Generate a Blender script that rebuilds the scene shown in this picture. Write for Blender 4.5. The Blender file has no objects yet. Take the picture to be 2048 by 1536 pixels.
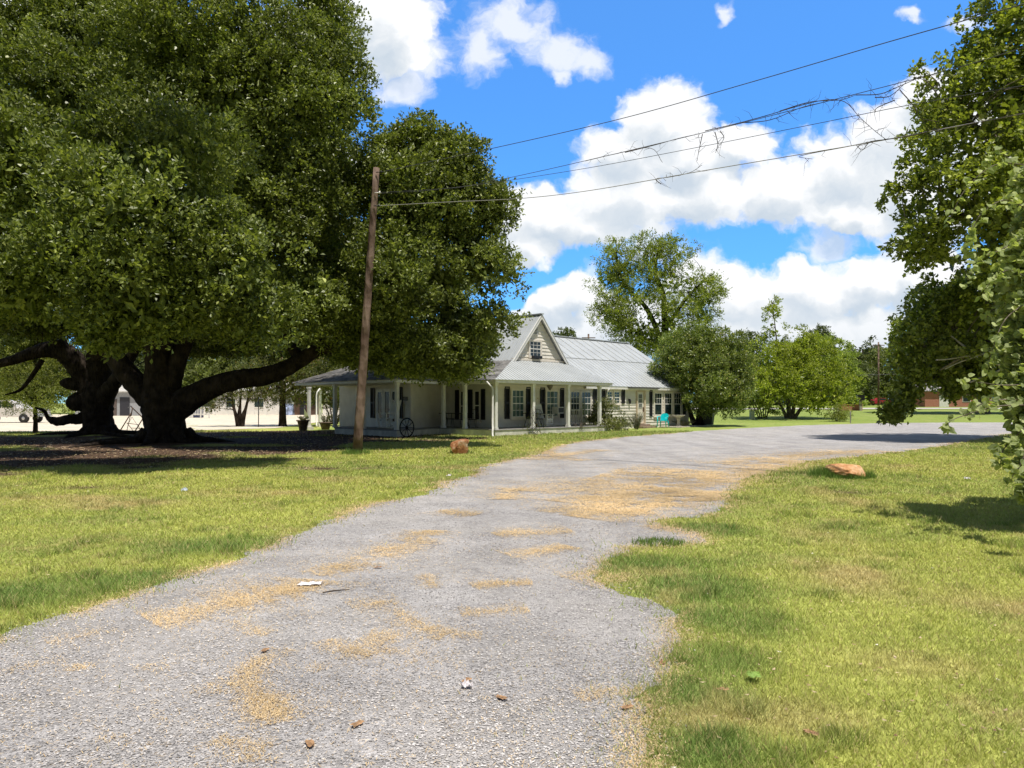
import bpy, math, random
import numpy as np
from math import radians, sin, cos, pi, atan2, sqrt
from mathutils import Vector, Matrix, geometry

random.seed(7)
RNG = np.random.default_rng(7)
scene = bpy.context.scene
COL = scene.collection
F = 1480.0          # focal length of the photograph in its own pixels
YH = 806.0          # row of the horizon
EYE = 1.6           # camera height in metres

def smooth01(x):
    x = np.clip(x, 0, 1)
    return x * x * (3 - 2 * x)

def terrain(x, y):
    """the lawn is level round the house and rises gently far behind on the right"""
    x = np.asarray(x, float); y = np.asarray(y, float)
    up = np.where(y < 62, 0.0, np.where(y < 80, (y - 62) * .031, .558 + (y - 80) * .0085))
    up = np.minimum(up, 1.5)
    return up * smooth01((x - 6) / 14)

def at(px, py, Y):
    """point of the place seen at photo pixel (px, py) at distance Y"""
    return Vector(((px - 1024) * Y / F, Y, EYE + (YH - py) * Y / F))

def gp(px, py):
    Y = EYE * F / (py - YH)
    return ((px - 1024) * Y / F, Y)

# ---------------------------------------------------------------- noise
def _hash(ix, iy, iz, seed):
    h = (ix.astype(np.int64) * 374761393 + iy.astype(np.int64) * 668265263 + iz.astype(np.int64) * 2147483647 + seed * 974634777) & 0xFFFFFFFF
    h = ((h ^ (h >> 13)) * 1274126177) & 0xFFFFFFFF
    h = (h ^ (h >> 16)) & 0xFFFFFFFF
    return h / 4294967295.0

def vnoise(P, seed=0):
    P = np.asarray(P, float)
    i = np.floor(P).astype(np.int64); f = P - i; f = f * f * (3 - 2 * f)
    r = 0
    for dx in (0, 1):
        for dy in (0, 1):
            for dz in (0, 1):
                w = (f[:, 0] if dx else 1 - f[:, 0]) * (f[:, 1] if dy else 1 - f[:, 1]) * (f[:, 2] if dz else 1 - f[:, 2])
                r = r + w * _hash(i[:, 0] + dx, i[:, 1] + dy, i[:, 2] + dz, seed)
    return r

def noise2(x, y, scale, seed=0, octaves=2):
    r = 0; a = 1; t = 0
    for k in range(octaves):
        P = np.stack([x * scale, y * scale, np.full_like(x, k * 7.3)], 1)
        r = r + a * vnoise(P, seed + k); t += a; a *= .5; scale *= 2.1
    return r / t

# ---------------------------------------------------------------- tags
def tag(o, label=None, cat=None, group=None, kind=None):
    if label: o['label'] = label
    if cat: o['category'] = cat
    if group: o['group'] = group
    if kind: o['kind'] = kind
    return o

def empty(name, loc, rz=0, label=None, cat=None, group=None):
    o = bpy.data.objects.new(name, None); COL.objects.link(o)
    o.empty_display_size = .2
    o.location = loc; o.rotation_euler = (0, 0, rz)
    return tag(o, label, cat, group)

def copy_tree(o, parent=None):
    c = o.copy(); COL.objects.link(c)
    if parent: c.parent = parent
    for ch in o.children: copy_tree(ch, c)
    return c

# ---------------------------------------------------------------- mesh builder
class MB:
    def __init__(s): s.v = []; s.f = []; s.m = []; s.sm = []; s.M = None
    def add(s, vs, fs, mi=0, smooth=False):
        b = len(s.v)
        for p in vs:
            p = Vector(p)
            s.v.append(s.M @ p if s.M else p)
        for f in fs:
            s.f.append([b + i for i in f]); s.m.append(mi); s.sm.append(smooth)
    def box(s, lo, hi, mi=0, bev=0):
        x0, y0, z0 = lo; x1, y1, z1 = hi
        if x0 > x1: x0, x1 = x1, x0
        if y0 > y1: y0, y1 = y1, y0
        if z0 > z1: z0, z1 = z1, z0
        b = min(bev, (x1 - x0) * .4, (y1 - y0) * .4)
        if b <= 0:
            vs = [(x0, y0, z0), (x1, y0, z0), (x1, y1, z0), (x0, y1, z0), (x0, y0, z1), (x1, y0, z1), (x1, y1, z1), (x0, y1, z1)]
            s.add(vs, [(3, 2, 1, 0), (4, 5, 6, 7), (0, 1, 5, 4), (1, 2, 6, 5), (2, 3, 7, 6), (3, 0, 4, 7)], mi)
        else:
            ring = [(x0 + b, y0), (x1 - b, y0), (x1, y0 + b), (x1, y1 - b), (x1 - b, y1), (x0 + b, y1), (x0, y1 - b), (x0, y0 + b)]
            s.prism(ring, z0, z1, mi)
    def prism(s, poly, z0, z1, mi=0):
        n = len(poly)
        vs = [(p[0], p[1], z0) for p in poly] + [(p[0], p[1], z1) for p in poly]
        fs = [tuple(range(n - 1, -1, -1)), tuple(range(n, 2 * n))] + [(i, (i + 1) % n, n + (i + 1) % n, n + i) for i in range(n)]
        s.add(vs, fs, mi)
    def obox(s, c, ax, ay, az, mi=0):
        """oriented box: centre and three half-axis vectors"""
        c = Vector(c); ax = Vector(ax); ay = Vector(ay); az = Vector(az)
        vs = [c + i * ax + j * ay + k * az for k in (-1, 1) for j in (-1, 1) for i in (-1, 1)]
        s.add(vs, [(1, 0, 2, 3), (4, 5, 7, 6), (0, 1, 5, 4), (1, 3, 7, 5), (3, 2, 6, 7), (2, 0, 4, 6)], mi)
    def bar(s, a, b, w, h=None, mi=0):
        a = Vector(a); b = Vector(b); d = (b - a); L = d.length
        if L < 1e-6: return
        d /= L
        up = Vector((0, 0, 1)) if abs(d.z) < .9 else Vector((0, 1, 0))
        x = d.cross(up).normalized(); y = x.cross(d)
        s.obox((a + b) / 2, d * L / 2, x * w / 2, y * (h or w) / 2, mi)
    def tube(s, pts, r, n=8, mi=0, smooth=True, cap=True, jit=0):
        pts = [Vector(p) for p in pts]
        if not hasattr(r, '__len__'): r = [r] * len(pts)
        vs = []; fs = []; prev = None
        for i, p in enumerate(pts):
            d = (pts[min(i + 1, len(pts) - 1)] - pts[max(i - 1, 0)])
            d = d.normalized() if d.length > 1e-9 else Vector((0, 0, 1))
            if prev is None:
                u = d.cross(Vector((0, 0, 1)) if abs(d.z) < .9 else Vector((0, 1, 0))).normalized()
            else:
                u = prev - d * prev.dot(d)
                u = u.normalized() if u.length > 1e-6 else d.orthogonal().normalized()
            prev = u; w = d.cross(u)
            for k in range(n):
                a = 2 * pi * k / n
                rr = r[i] * (1 + (random.uniform(-jit, jit) if jit else 0))
                vs.append(p + (u * cos(a) + w * sin(a)) * rr)
        for i in range(len(pts) - 1):
            for k in range(n):
                fs.append((i * n + k, i * n + (k + 1) % n, (i + 1) * n + (k + 1) % n, (i + 1) * n + k))
        if cap:
            fs.append(tuple(range(n - 1, -1, -1))); fs.append(tuple(range((len(pts) - 1) * n, len(pts) * n)))
        s.add(vs, fs, mi, smooth)
    def lathe(s, prof, n=16, c=(0, 0, 0), mi=0, smooth=True, wob=None):
        vs = []; fs = []
        for j, (r, z) in enumerate(prof):
            for k in range(n):
                a = 2 * pi * k / n
                q = r * (wob(a, j) if wob else 1)
                vs.append((c[0] + q * cos(a), c[1] + q * sin(a), c[2] + z))
        for j in range(len(prof) - 1):
            for k in range(n):
                fs.append((j * n + k, j * n + (k + 1) % n, (j + 1) * n + (k + 1) % n, (j + 1) * n + k))
        fs.append(tuple(range(n - 1, -1, -1))); fs.append(tuple(range((len(prof) - 1) * n, len(prof) * n)))
        s.add(vs, fs, mi, smooth)
    def build(s, name, mats, parent=None):
        me = bpy.data.meshes.new(name)
        me.from_pydata([tuple(p) for p in s.v], [], s.f)
        if not isinstance(mats, (list, tuple)): mats = [mats]
        for m in mats: me.materials.append(m)
        me.polygons.foreach_set('material_index', s.m)
        me.polygons.foreach_set('use_smooth', s.sm)
        me.update()
        o = bpy.data.objects.new(name, me); COL.objects.link(o)
        if parent: o.parent = parent
        return o

def np_mesh(name, V, loops_per_face, mat, parent=None, idx=None, attr=None, smooth=False):
    """big mesh from arrays; faces all have the same corner count"""
    me = bpy.data.meshes.new(name)
    V = np.ascontiguousarray(V, np.float32)
    if idx is None: idx = np.arange(len(V), dtype=np.int32)
    idx = np.ascontiguousarray(idx, np.int32).ravel()
    nf = len(idx) // loops_per_face
    me.vertices.add(len(V)); me.vertices.foreach_set('co', V.ravel())
    me.loops.add(len(idx)); me.loops.foreach_set('vertex_index', idx)
    me.polygons.add(nf); me.polygons.foreach_set('loop_start', np.arange(nf, dtype=np.int32) * loops_per_face)
    me.polygons.foreach_set('use_smooth', np.full(nf, smooth, bool))
    if attr is not None:
        for an, av in attr.items():
            ca = me.attributes.new(an, 'FLOAT_COLOR', 'POINT')
            ca.data.foreach_set('color', np.ascontiguousarray(av, np.float32).ravel())
    me.materials.append(mat)
    me.update(calc_edges=True)
    o = bpy.data.objects.new(name, me); COL.objects.link(o)
    if parent: o.parent = parent
    return o

def catmull(pts, n=6):
    """smooth a list of tuples (any width)"""
    P = [np.array(p, float) for p in pts]
    P = [2 * P[0] - P[1]] + P + [2 * P[-1] - P[-2]]
    out = []
    for i in range(1, len(P) - 2):
        for k in range(n):
            t = k / n
            a, b, c, d = P[i - 1], P[i], P[i + 1], P[i + 2]
            out.append(.5 * (2 * b + (c - a) * t + (2 * a - 5 * b + 4 * c - d) * t * t + (3 * b - a - 3 * c + d) * t ** 3))
    out.append(P[-2])
    return out

# ---------------------------------------------------------------- materials
def nt(m):
    m.use_nodes = True
    return m.node_tree.nodes, m.node_tree.links

def mat(name, col, rough=.6, metal=0, var=.12, vscale=6, bump=0, bscale=40, spec=.5, col2=None, detail=4, stretch=None):
    m = bpy.data.materials.new(name); n, l = nt(m)
    b = n['Principled BSDF']
    b.inputs['Roughness'].default_value = rough; b.inputs['Metallic'].default_value = metal
    b.inputs['Specular IOR Level'].default_value = spec
    tc = n.new('ShaderNodeTexCoord'); src = tc.outputs['Object']
    if stretch:
        mp = n.new('ShaderNodeMapping'); mp.inputs['Scale'].default_value = stretch
        l.new(src, mp.inputs['Vector']); src = mp.outputs['Vector']
    nz = n.new('ShaderNodeTexNoise'); nz.inputs['Scale'].default_value = vscale; nz.inputs['Detail'].default_value = detail
    l.new(src, nz.inputs['Vector'])
    cr = n.new('ShaderNodeValToRGB')
    c2 = col2 or tuple(c * (1 - 2 * var) for c in col)
    cr.color_ramp.elements[0].position = .32; cr.color_ramp.elements[1].position = .68
    cr.color_ramp.elements[0].color = (*c2, 1); cr.color_ramp.elements[1].color = (*[min(1, c * (1 + var * .5)) for c in col], 1)
    l.new(nz.outputs['Fac'], cr.inputs['Fac']); l.new(cr.outputs['Color'], b.inputs['Base Color'])
    if bump:
        nb = n.new('ShaderNodeTexNoise'); nb.inputs['Scale'].default_value = bscale; nb.inputs['Detail'].default_value = 6
        l.new(src, nb.inputs['Vector'])
        bp = n.new('ShaderNodeBump'); bp.inputs['Strength'].default_value = bump; bp.inputs['Distance'].default_value = .02
        l.new(nb.outputs['Fac'], bp.inputs['Height']); l.new(bp.outputs['Normal'], b.inputs['Normal'])
    return m

def leaf_mat(name, dark, light, trans=.3, rough=.45, rare=None, spec=.4):
    m = bpy.data.materials.new(name); n, l = nt(m)
    b = n['Principled BSDF']; b.inputs['Roughness'].default_value = rough; b.inputs['Specular IOR Level'].default_value = spec
    g = n.new('ShaderNodeNewGeometry')
    cr = n.new('ShaderNodeValToRGB')
    cr.color_ramp.elements[0].color = (*dark, 1); cr.color_ramp.elements[1].color = (*light, 1)
    if rare:
        cr.color_ramp.elements[1].position = .95
        e = cr.color_ramp.elements.new(.97); e.color = (*rare, 1)
    l.new(g.outputs['Random Per Island'], cr.inputs['Fac'])
    tc = n.new('ShaderNodeTexCoord')
    nz = n.new('ShaderNodeTexNoise'); nz.inputs['Scale'].default_value = .5; nz.inputs['Detail'].default_value = 3
    l.new(tc.outputs['Object'], nz.inputs['Vector'])
    mr = n.new('ShaderNodeMapRange'); mr.inputs['From Min'].default_value = .3; mr.inputs['From Max'].default_value = .7
    mr.inputs['To Min'].default_value = .7; mr.inputs['To Max'].default_value = 1.3
    l.new(nz.outputs['Fac'], mr.inputs['Value'])
    mx = n.new('ShaderNodeVectorMath'); mx.operation = 'SCALE'
    l.new(cr.outputs['Color'], mx.inputs[0]); l.new(mr.outputs['Result'], mx.inputs['Scale'])
    l.new(mx.outputs['Vector'], b.inputs['Base Color'])
    t = n.new('ShaderNodeBsdfTranslucent')
    tcx = n.new('ShaderNodeMix'); tcx.data_type = 'RGBA'; tcx.blend_type = 'MULTIPLY'; tcx.inputs['Factor'].default_value = 1
    l.new(mx.outputs['Vector'], tcx.inputs['A']); tcx.inputs['B'].default_value = (1.5, 1.6, .6, 1)
    l.new(tcx.outputs['Result'], t.inputs['Color'])
    ms = n.new('ShaderNodeMixShader'); ms.inputs['Fac'].default_value = trans
    l.new(b.outputs['BSDF'], ms.inputs[1]); l.new(t.outputs['BSDF'], ms.inputs[2])
    l.new(ms.outputs['Shader'], n['Material Output'].inputs['Surface'])
    return m

def bark_mat(name, c1, c2, scale=3):
    m = bpy.data.materials.new(name); n, l = nt(m)
    b = n['Principled BSDF']; b.inputs['Roughness'].default_value = .95; b.inputs['Specular IOR Level'].default_value = .1
    tc = n.new('ShaderNodeTexCoord')
    mp = n.new('ShaderNodeMapping'); mp.inputs['Scale'].default_value = (1, 1, .25); l.new(tc.outputs['Object'], mp.inputs['Vector'])
    vo = n.new('ShaderNodeTexVoronoi'); vo.inputs['Scale'].default_value = scale * 4; l.new(mp.outputs['Vector'], vo.inputs['Vector'])
    nz = n.new('ShaderNodeTexNoise'); nz.inputs['Scale'].default_value = scale; nz.inputs['Detail'].default_value = 8; l.new(tc.outputs['Object'], nz.inputs['Vector'])
    cr = n.new('ShaderNodeValToRGB'); cr.color_ramp.elements[0].color = (*c1, 1); cr.color_ramp.elements[1].color = (*c2, 1)
    cr.color_ramp.elements[0].position = .35; cr.color_ramp.elements[1].position = .7
    l.new(nz.outputs['Fac'], cr.inputs['Fac']); l.new(cr.outputs['Color'], b.inputs['Base Color'])
    ad = n.new('ShaderNodeMath'); ad.operation = 'ADD'; l.new(vo.outputs['Distance'], ad.inputs[0]); l.new(nz.outputs['Fac'], ad.inputs[1])
    bp = n.new('ShaderNodeBump'); bp.inputs['Strength'].default_value = .9; bp.inputs['Distance'].default_value = .06
    l.new(ad.outputs['Value'], bp.inputs['Height']); l.new(bp.outputs['Normal'], b.inputs['Normal'])
    return m

# ---------------------------------------------------------------- camera, light, sky
cam = bpy.data.cameras.new('camera'); cam_o = bpy.data.objects.new('camera', cam); COL.objects.link(cam_o)
cam.sensor_width = 36; cam.lens = F / 2048 * 36; cam.clip_end = 6000; cam.clip_start = .05
cam_o.location = (0, 0, EYE); cam_o.rotation_euler = (pi / 2, 0, 0)
cam.shift_y = (YH - 768) / 2048
scene.camera = cam_o
scene.view_settings.view_transform = 'Standard'; scene.view_settings.look = 'None'
scene.view_settings.exposure = .25; scene.view_settings.gamma = 1
scene.cycles.max_bounces = 6; scene.cycles.transparent_max_bounces = 8
scene.cycles.use_denoising = True
try: scene.cycles.use_adaptive_sampling = True; scene.cycles.adaptive_threshold = .012
except Exception: pass

SUN_EL = radians(71); SUN_H = Vector((.5, -.87)).normalized()
sun_dir = Vector((SUN_H.x * cos(SUN_EL), SUN_H.y * cos(SUN_EL), sin(SUN_EL)))
sl = bpy.data.lights.new('sun', 'SUN'); sl.energy = 4.8; sl.angle = radians(.53); sl.color = (1, .945, .85)
so = bpy.data.objects.new('sun', sl); COL.objects.link(so); so.location = (0, 0, 60)
so.rotation_euler = sun_dir.to_track_quat('Z', 'Y').to_euler()

def cloud_group():
    """density of the clouds for a direction given as (right/forward, up/forward) in photo pixels"""
    g = bpy.data.node_groups.new('cloud_density', 'ShaderNodeTree')
    g.interface.new_socket('P', in_out='INPUT', socket_type='NodeSocketVector')
    g.interface.new_socket('Cumulus', in_out='OUTPUT', socket_type='NodeSocketFloat')
    g.interface.new_socket('Wisp', in_out='OUTPUT', socket_type='NodeSocketFloat')
    n, l = g.nodes, g.links
    gi = n.new('NodeGroupInput'); go = n.new('NodeGroupOutput')
    def field(blobs, k):
        prev = None
        for (x, y, rx, ry) in blobs:
            ma = n.new('ShaderNodeVectorMath'); ma.operation = 'MULTIPLY_ADD'
            l.new(gi.outputs[0], ma.inputs[0])
            ma.inputs[1].default_value = (1 / rx, 1 / ry, 0); ma.inputs[2].default_value = (-x / rx, -y / ry, 0)
            ln = n.new('ShaderNodeVectorMath'); ln.operation = 'LENGTH'; l.new(ma.outputs[0], ln.inputs[0])
            out = ln.outputs['Value']
            if prev is not None:
                mn = n.new('ShaderNodeMath'); mn.operation = 'SMOOTH_MIN'; mn.inputs[2].default_value = k
                l.new(prev, mn.inputs[0]); l.new(out, mn.inputs[1]); out = mn.outputs[0]
            prev = out
        sb = n.new('ShaderNodeMath'); sb.operation = 'SUBTRACT'; sb.inputs[0].default_value = 1; l.new(prev, sb.inputs[1])
        return sb.outputs[0]
    def fbm(scale, detail, off, rough=.55):
        mp = n.new('ShaderNodeVectorMath'); mp.operation = 'MULTIPLY_ADD'; l.new(gi.outputs[0], mp.inputs[0])
        mp.inputs[1].default_value = (scale, scale * 1.15, 0); mp.inputs[2].default_value = off
        nz = n.new('ShaderNodeTexNoise'); nz.inputs['Scale'].default_value = 1; nz.inputs['Detail'].default_value = detail; nz.inputs['Roughness'].default_value = rough
        l.new(mp.outputs[0], nz.inputs['Vector'])
        return nz.outputs['Fac']
    def comb(f, nz, amp, bias):
        a = n.new('ShaderNodeMath'); a.operation = 'MULTIPLY_ADD'; a.inputs[1].default_value = amp; a.inputs[2].default_value = -amp * .5 + bias
        l.new(nz, a.inputs[0])
        b = n.new('ShaderNodeMath'); b.operation = 'ADD'; l.new(f, b.inputs[0]); l.new(a.outputs[0], b.inputs[1])
        return b.outputs[0]
    cum = [(1330, 245, 120, 92), (1255, 310, 120, 80), (1400, 320, 110, 80), (1480, 290, 90, 50), (1120, 430, 170, 66), (1250, 400, 150, 90), (1050, 490, 90, 60),
           (1180, 450, 170, 60), (1420, 390, 150, 70), (1560, 385, 150, 85), (1700, 340, 140, 100), (1790, 280, 120, 110), (1880, 220, 110, 100), (1700, 430, 140, 62),
           (1850, 400, 150, 110), (1110, 608, 66, 50), (1170, 580, 62, 62), (1080, 650, 66, 40), (1400, 565, 110, 72), (1500, 600, 160, 66), (1640, 580, 120, 66),
           (1750, 570, 110, 64), (1560, 660, 330, 80), (1250, 660, 200, 70), (1850, 560, 130, 90), (800, 70, 110, 115), (740, 20, 160, 90), (20, 30, 70, 50), (640, 330, 80, 60),
           (300, 560, 300, 90), (1950, 300, 150, 160)]
    wis = [(1020, 55, 120, 75), (1115, 105, 95, 55), (960, 95, 60, 90), (1180, 130, 55, 35), (1125, 150, 24, 24), (800, 170, 90, 50), (740, 130, 90, 70), (850, 120, 60, 60),
           (1655, 490, 66, 60), (1830, 26, 34, 20), (1447, 35, 18, 26), (1930, 40, 60, 26), (560, 60, 120, 90), (1300, 500, 130, 40)]
    big = fbm(.011, 8, (3.1, 7.7, 0)); 
    c = comb(field(cum, .25), big, 1.25, -.07)
    ss = n.new('ShaderNodeMath'); ss.operation = 'MULTIPLY'; l.new(c, ss.inputs[0]); ss.inputs[1].default_value = 1
    l.new(ss.outputs[0], go.inputs[0])
    w = comb(field(wis, .3), fbm(.016, 9, (1.3, 2.2, 0), .6), 1.5, -.05)
    l.new(w, go.inputs[1])
    return g

def make_world():
    w = bpy.data.worlds.new('World'); scene.world = w; w.use_nodes = True
    n, l = w.node_tree.nodes, w.node_tree.links
    n.clear()
    out = n.new('ShaderNodeOutputWorld')
    sky = n.new('ShaderNodeTexSky'); sky.sky_type = 'NISHITA'; sky.sun_disc = False
    sky.sun_elevation = SUN_EL; sky.sun_rotation = atan2(SUN_H.x, SUN_H.y)
    sky.air_density = 1.0; sky.dust_density = 0.2; sky.ozone_density = 3.0
    hs = n.new('ShaderNodeHueSaturation'); hs.inputs['Saturation'].default_value = 1.0; hs.inputs['Value'].default_value = 1.0
    l.new(sky.outputs[0], hs.inputs['Color'])
    bg = n.new('ShaderNodeBackground'); bg.inputs['Strength'].default_value = .135
    tc = n.new('ShaderNodeTexCoord'); sp = n.new('ShaderNodeSeparateXYZ'); l.new(tc.outputs['Generated'], sp.inputs[0])
    def mth(op, a, b=None, c=None, clamp=False):
        k = n.new('ShaderNodeMath'); k.operation = op; k.use_clamp = clamp
        for i, x in enumerate((a, b, c)):
            if x is None: continue
            if isinstance(x, (int, float)): k.inputs[i].default_value = x
            else: l.new(x, k.inputs[i])
        return k.outputs[0]
    el = n.new('ShaderNodeMapRange'); l.new(sp.outputs[2], el.inputs['Value']); el.inputs['From Min'].default_value = .0; el.inputs['From Max'].default_value = .5
    tr = n.new('ShaderNodeValToRGB'); te = tr.color_ramp.elements
    te[0].color = (.20, .40, .62, 1); te[1].color = (.30, .60, .86, 1)
    k_ = te.new(.16); k_.color = (.17, .38, .62, 1); k_ = te.new(.42); k_.color = (.21, .47, .73, 1)
    l.new(el.outputs[0], tr.inputs['Fac'])
    tm = n.new('ShaderNodeMix'); tm.data_type = 'RGBA'; tm.blend_type = 'MULTIPLY'; tm.inputs['Factor'].default_value = 1
    l.new(hs.outputs[0], tm.inputs['A']); l.new(tr.outputs[0], tm.inputs['B'])
    ts = n.new('ShaderNodeVectorMath'); ts.operation = 'SCALE'; ts.inputs['Scale'].default_value = 2.0; l.new(tm.outputs['Result'], ts.inputs[0])
    l.new(ts.outputs[0], bg.inputs['Color'])
    ay = mth('MAXIMUM', mth('ABSOLUTE', sp.outputs[1]), .12)
    u = mth('MULTIPLY_ADD', mth('DIVIDE', sp.outputs[0], ay), F, 1024)
    v = mth('MULTIPLY_ADD', mth('DIVIDE', sp.outputs[2], ay), -F, YH)
    cb = n.new('ShaderNodeCombineXYZ'); l.new(u, cb.inputs[0]); l.new(v, cb.inputs[1])
    G = cloud_group()
    # curl the lookup a little so that the outlines billow
    nz = n.new('ShaderNodeTexNoise'); nz.inputs['Scale'].default_value = .02; nz.inputs['Detail'].default_value = 5; l.new(cb.outputs[0], nz.inputs['Vector'])
    off = n.new('ShaderNodeVectorMath'); off.operation = 'MULTIPLY_ADD'; l.new(nz.outputs['Color'], off.inputs[0])
    off.inputs[1].default_value = (70, 70, 0); off.inputs[2].default_value = (-35, -35, 0)
    P = n.new('ShaderNodeVectorMath'); P.operation = 'ADD'; l.new(cb.outputs[0], P.inputs[0]); l.new(off.outputs[0], P.inputs[1])
    g1 = n.new('ShaderNodeGroup'); g1.node_tree = G; l.new(P.outputs[0], g1.inputs[0])
    P2 = n.new('ShaderNodeVectorMath'); P2.operation = 'ADD'; l.new(P.outputs[0], P2.inputs[0]); P2.inputs[1].default_value = (26, -42, 0)
    g2 = n.new('ShaderNodeGroup'); g2.node_tree = G; l.new(P2.outputs[0], g2.inputs[0])
    def sstep(x, a, b):
        m = n.new('ShaderNodeMapRange'); m.interpolation_type = 'SMOOTHSTEP'; l.new(x, m.inputs['Value'])
        m.inputs['From Min'].default_value = a; m.inputs['From Max'].default_value = b
        return m.outputs['Result']
    mc = sstep(g1.outputs[0], -.06, .26)
    mw = mth('MULTIPLY', sstep(g1.outputs[1], -.05, .75), .8)
    # unseen rest of the sky, overhead and behind: cloud added to shape ambient light
    nr = n.new('ShaderNodeTexNoise'); nr.inputs['Scale'].default_value = 2.6; nr.inputs['Detail'].default_value = 7; nr.inputs['Roughness'].default_value = .55
    l.new(tc.outputs['Generated'], nr.inputs['Vector'])
    front = mth('MULTIPLY', sstep(sp.outputs[1], .05, .2), sstep(v, -260, -120))
    rear = mth('MULTIPLY', sstep(nr.outputs['Fac'], .34, .48), mth('SUBTRACT', 1.0, front))
    mask = mth('MAXIMUM', mth('MULTIPLY', mth('MAXIMUM', mc, mw), front), rear)
    # lit tops, grey undersides: how much cloud lies between here and the sun
    thick = sstep(g2.outputs[0], .05, .75)
    grad = mth('SUBTRACT', g1.outputs[0], g2.outputs[0])
    lit = mth('ADD', mth('MULTIPLY', thick, -.55), mth('MULTIPLY_ADD', grad, .55, 1.0))
    lit = mth('MINIMUM', mth('MAXIMUM', lit, 0), 1)
    low = sstep(v, 560, 700)
    lit = mth('MULTIPLY', lit, mth('MULTIPLY_ADD', low, -.35, 1.0))
    cr = n.new('ShaderNodeValToRGB')
    cr.color_ramp.elements[0].color = (.07, .078, .09, 1); cr.color_ramp.elements[0].position = .0
    e = cr.color_ramp.elements.new(.12); e.color = (.54, .62, .71, 1)
    k_ = cr.color_ramp.elements[-1]; k_.color = (.92, .93, .95, 1); k_.position = .95
    e = cr.color_ramp.elements.new(.55); e.color = (.74, .78, .82, 1)
    lit = mth('MAXIMUM', lit, .13)
    # this unseen added cloud is made dark to cut the ambient light
    lit = mth('MULTIPLY', lit, mth('SUBTRACT', 1.0, mth('MULTIPLY', rear, 1.0)))
    l.new(lit, cr.inputs['Fac'])
    cbg = n.new('ShaderNodeBackground'); cbg.inputs['Strength'].default_value = .95; l.new(cr.outputs[0], cbg.inputs['Color'])
    mx = n.new('ShaderNodeMixShader'); l.new(mask, mx.inputs[0]); l.new(bg.outputs[0], mx.inputs[1]); l.new(cbg.outputs[0], mx.inputs[2])
    l.new(mx.outputs[0], out.inputs['Surface'])
    w.cycles.sampling_method = 'MANUAL'; w.cycles.sample_map_resolution = 512
make_world()
# ================================================================ ground
ROAD_PX = [(-260, 1480), (-120, 1330), (0, 1278), (40, 1256), (100, 1240), (180, 1213), (250, 1192), (320, 1172), (380, 1150), (470, 1122), (520, 1098), (560, 1080), (640, 1052), (740, 1008), (800, 999), (850, 990),
           (900, 963), (940, 949), (975, 930), (1010, 922), (1060, 914), (1085, 903), (1130, 889), (1180, 881), (1250, 874), (1330, 868), (1400, 862), (1500, 856), (1600, 851), (1750, 846.5), (1900, 845), (2048, 845), (2300, 846),
           (2600, 852), (2600, 862), (2300, 860), (2100, 862), (2010, 870), (1950, 881), (1890, 892), (1800, 905), (1700, 914), (1610, 926), (1560, 938), (1520, 950), (1480, 968), (1462, 984), (1450, 1006), (1430, 1022), (1400, 1036),
           (1340, 1037), (1315, 1043), (1330, 1052), (1372, 1060), (1412, 1071), (1408, 1084), (1360, 1089), (1300, 1092), (1245, 1096), (1232, 1112), (1212, 1130), (1196, 1156), (1235, 1178), (1280, 1200), (1330, 1222),
           (1345, 1248), (1350, 1290), (1345, 1310), (1330, 1340), (1290, 1372), (1262, 1396), (1285, 1425), (1300, 1460), (1290, 1500), (1275, 1536), (1250, 1750), (1250, 2400), (-1500, 2400), (-1500, 1900)]
ROAD = np.array([gp(*p) for p in ROAD_PX])

def inside(P, poly):
    x, y = P[:, 0], P[:, 1]; r = np.zeros(len(P), bool); n = len(poly)
    for i in range(n):
        x0, y0 = poly[i]; x1, y1 = poly[(i + 1) % n]
        if y0 == y1: continue
        c = ((y0 > y) != (y1 > y)) & (x < (x1 - x0) * (y - y0) / (y1 - y0) + x0)
        r ^= c
    return r

def seg_dist(P, pts, closed=False):
    d = np.full(len(P), 1e9); n = len(pts)
    for i in range(n if closed else n - 1):
        a = np.array(pts[i][:2]); b = np.array(pts[(i + 1) % n][:2]); ab = b - a
        L = (ab ** 2).sum()
        t = np.clip(((P - a) @ ab) / (L + 1e-12), 0, 1)
        q = P - a - t[:, None] * ab
        d = np.minimum(d, np.sqrt((q ** 2).sum(1)))
    return d

# lawn colour: real patches of green, straw and bare earth, as numbers per point
OAK_DIRT = [(-14.0, 21.6, 7.5, 4.6), (-9.5, 25.5, 4, 2.2), (-16.5, 30.5, 11.5, 5.2), (-24, 30, 9, 6), (-8, 33.5, 6, 3.6), (-12.5, 38, 7, 5)]
GREEN_SPOTS = [(*gp(1300, 1130), .9, .5), (*gp(1400, 1060), .7, .5), (*gp(1400, 1180), .55, .7), (*gp(1470, 1240), .5, .5), (*gp(1430, 1320), .4, .4), (*gp(1380, 1390), .35, .3), (*gp(1640, 950), .9, .5), (*gp(1420, 1500), .3, .3),
               (*gp(280, 1165), 1.2, .5), (*gp(60, 1190), .8, .6), (*gp(480, 1090), 1.2, .6)]
TAN_SPOTS = [(*gp(1690, 1000), .5, 1.6), (*gp(1700, 1160), .55, 1.0), (*gp(1650, 1080), .45, 1.2), (*gp(1790, 935), 1.6, .8), (*gp(1560, 1430), .5, .28), (*gp(1390, 1440), .22, .2), (*gp(1960, 1200), .6, .5), (*gp(1800, 1330), .5, .3), (*gp(520, 985), 1.6, .8),
             (*gp(750, 960), 1.5, .8), (*gp(60, 1000), 1.8, .8), (*gp(240, 1010), 1.5, .6), (*gp(900, 935), 1.2, .7)]
EARTH_SPOTS = [(*gp(200, 975), 1.7, .35), (*gp(640, 937), 2.0, .5), (*gp(560, 918), 1.8, .6), (*gp(1700, 985), .4, .5)]
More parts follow.
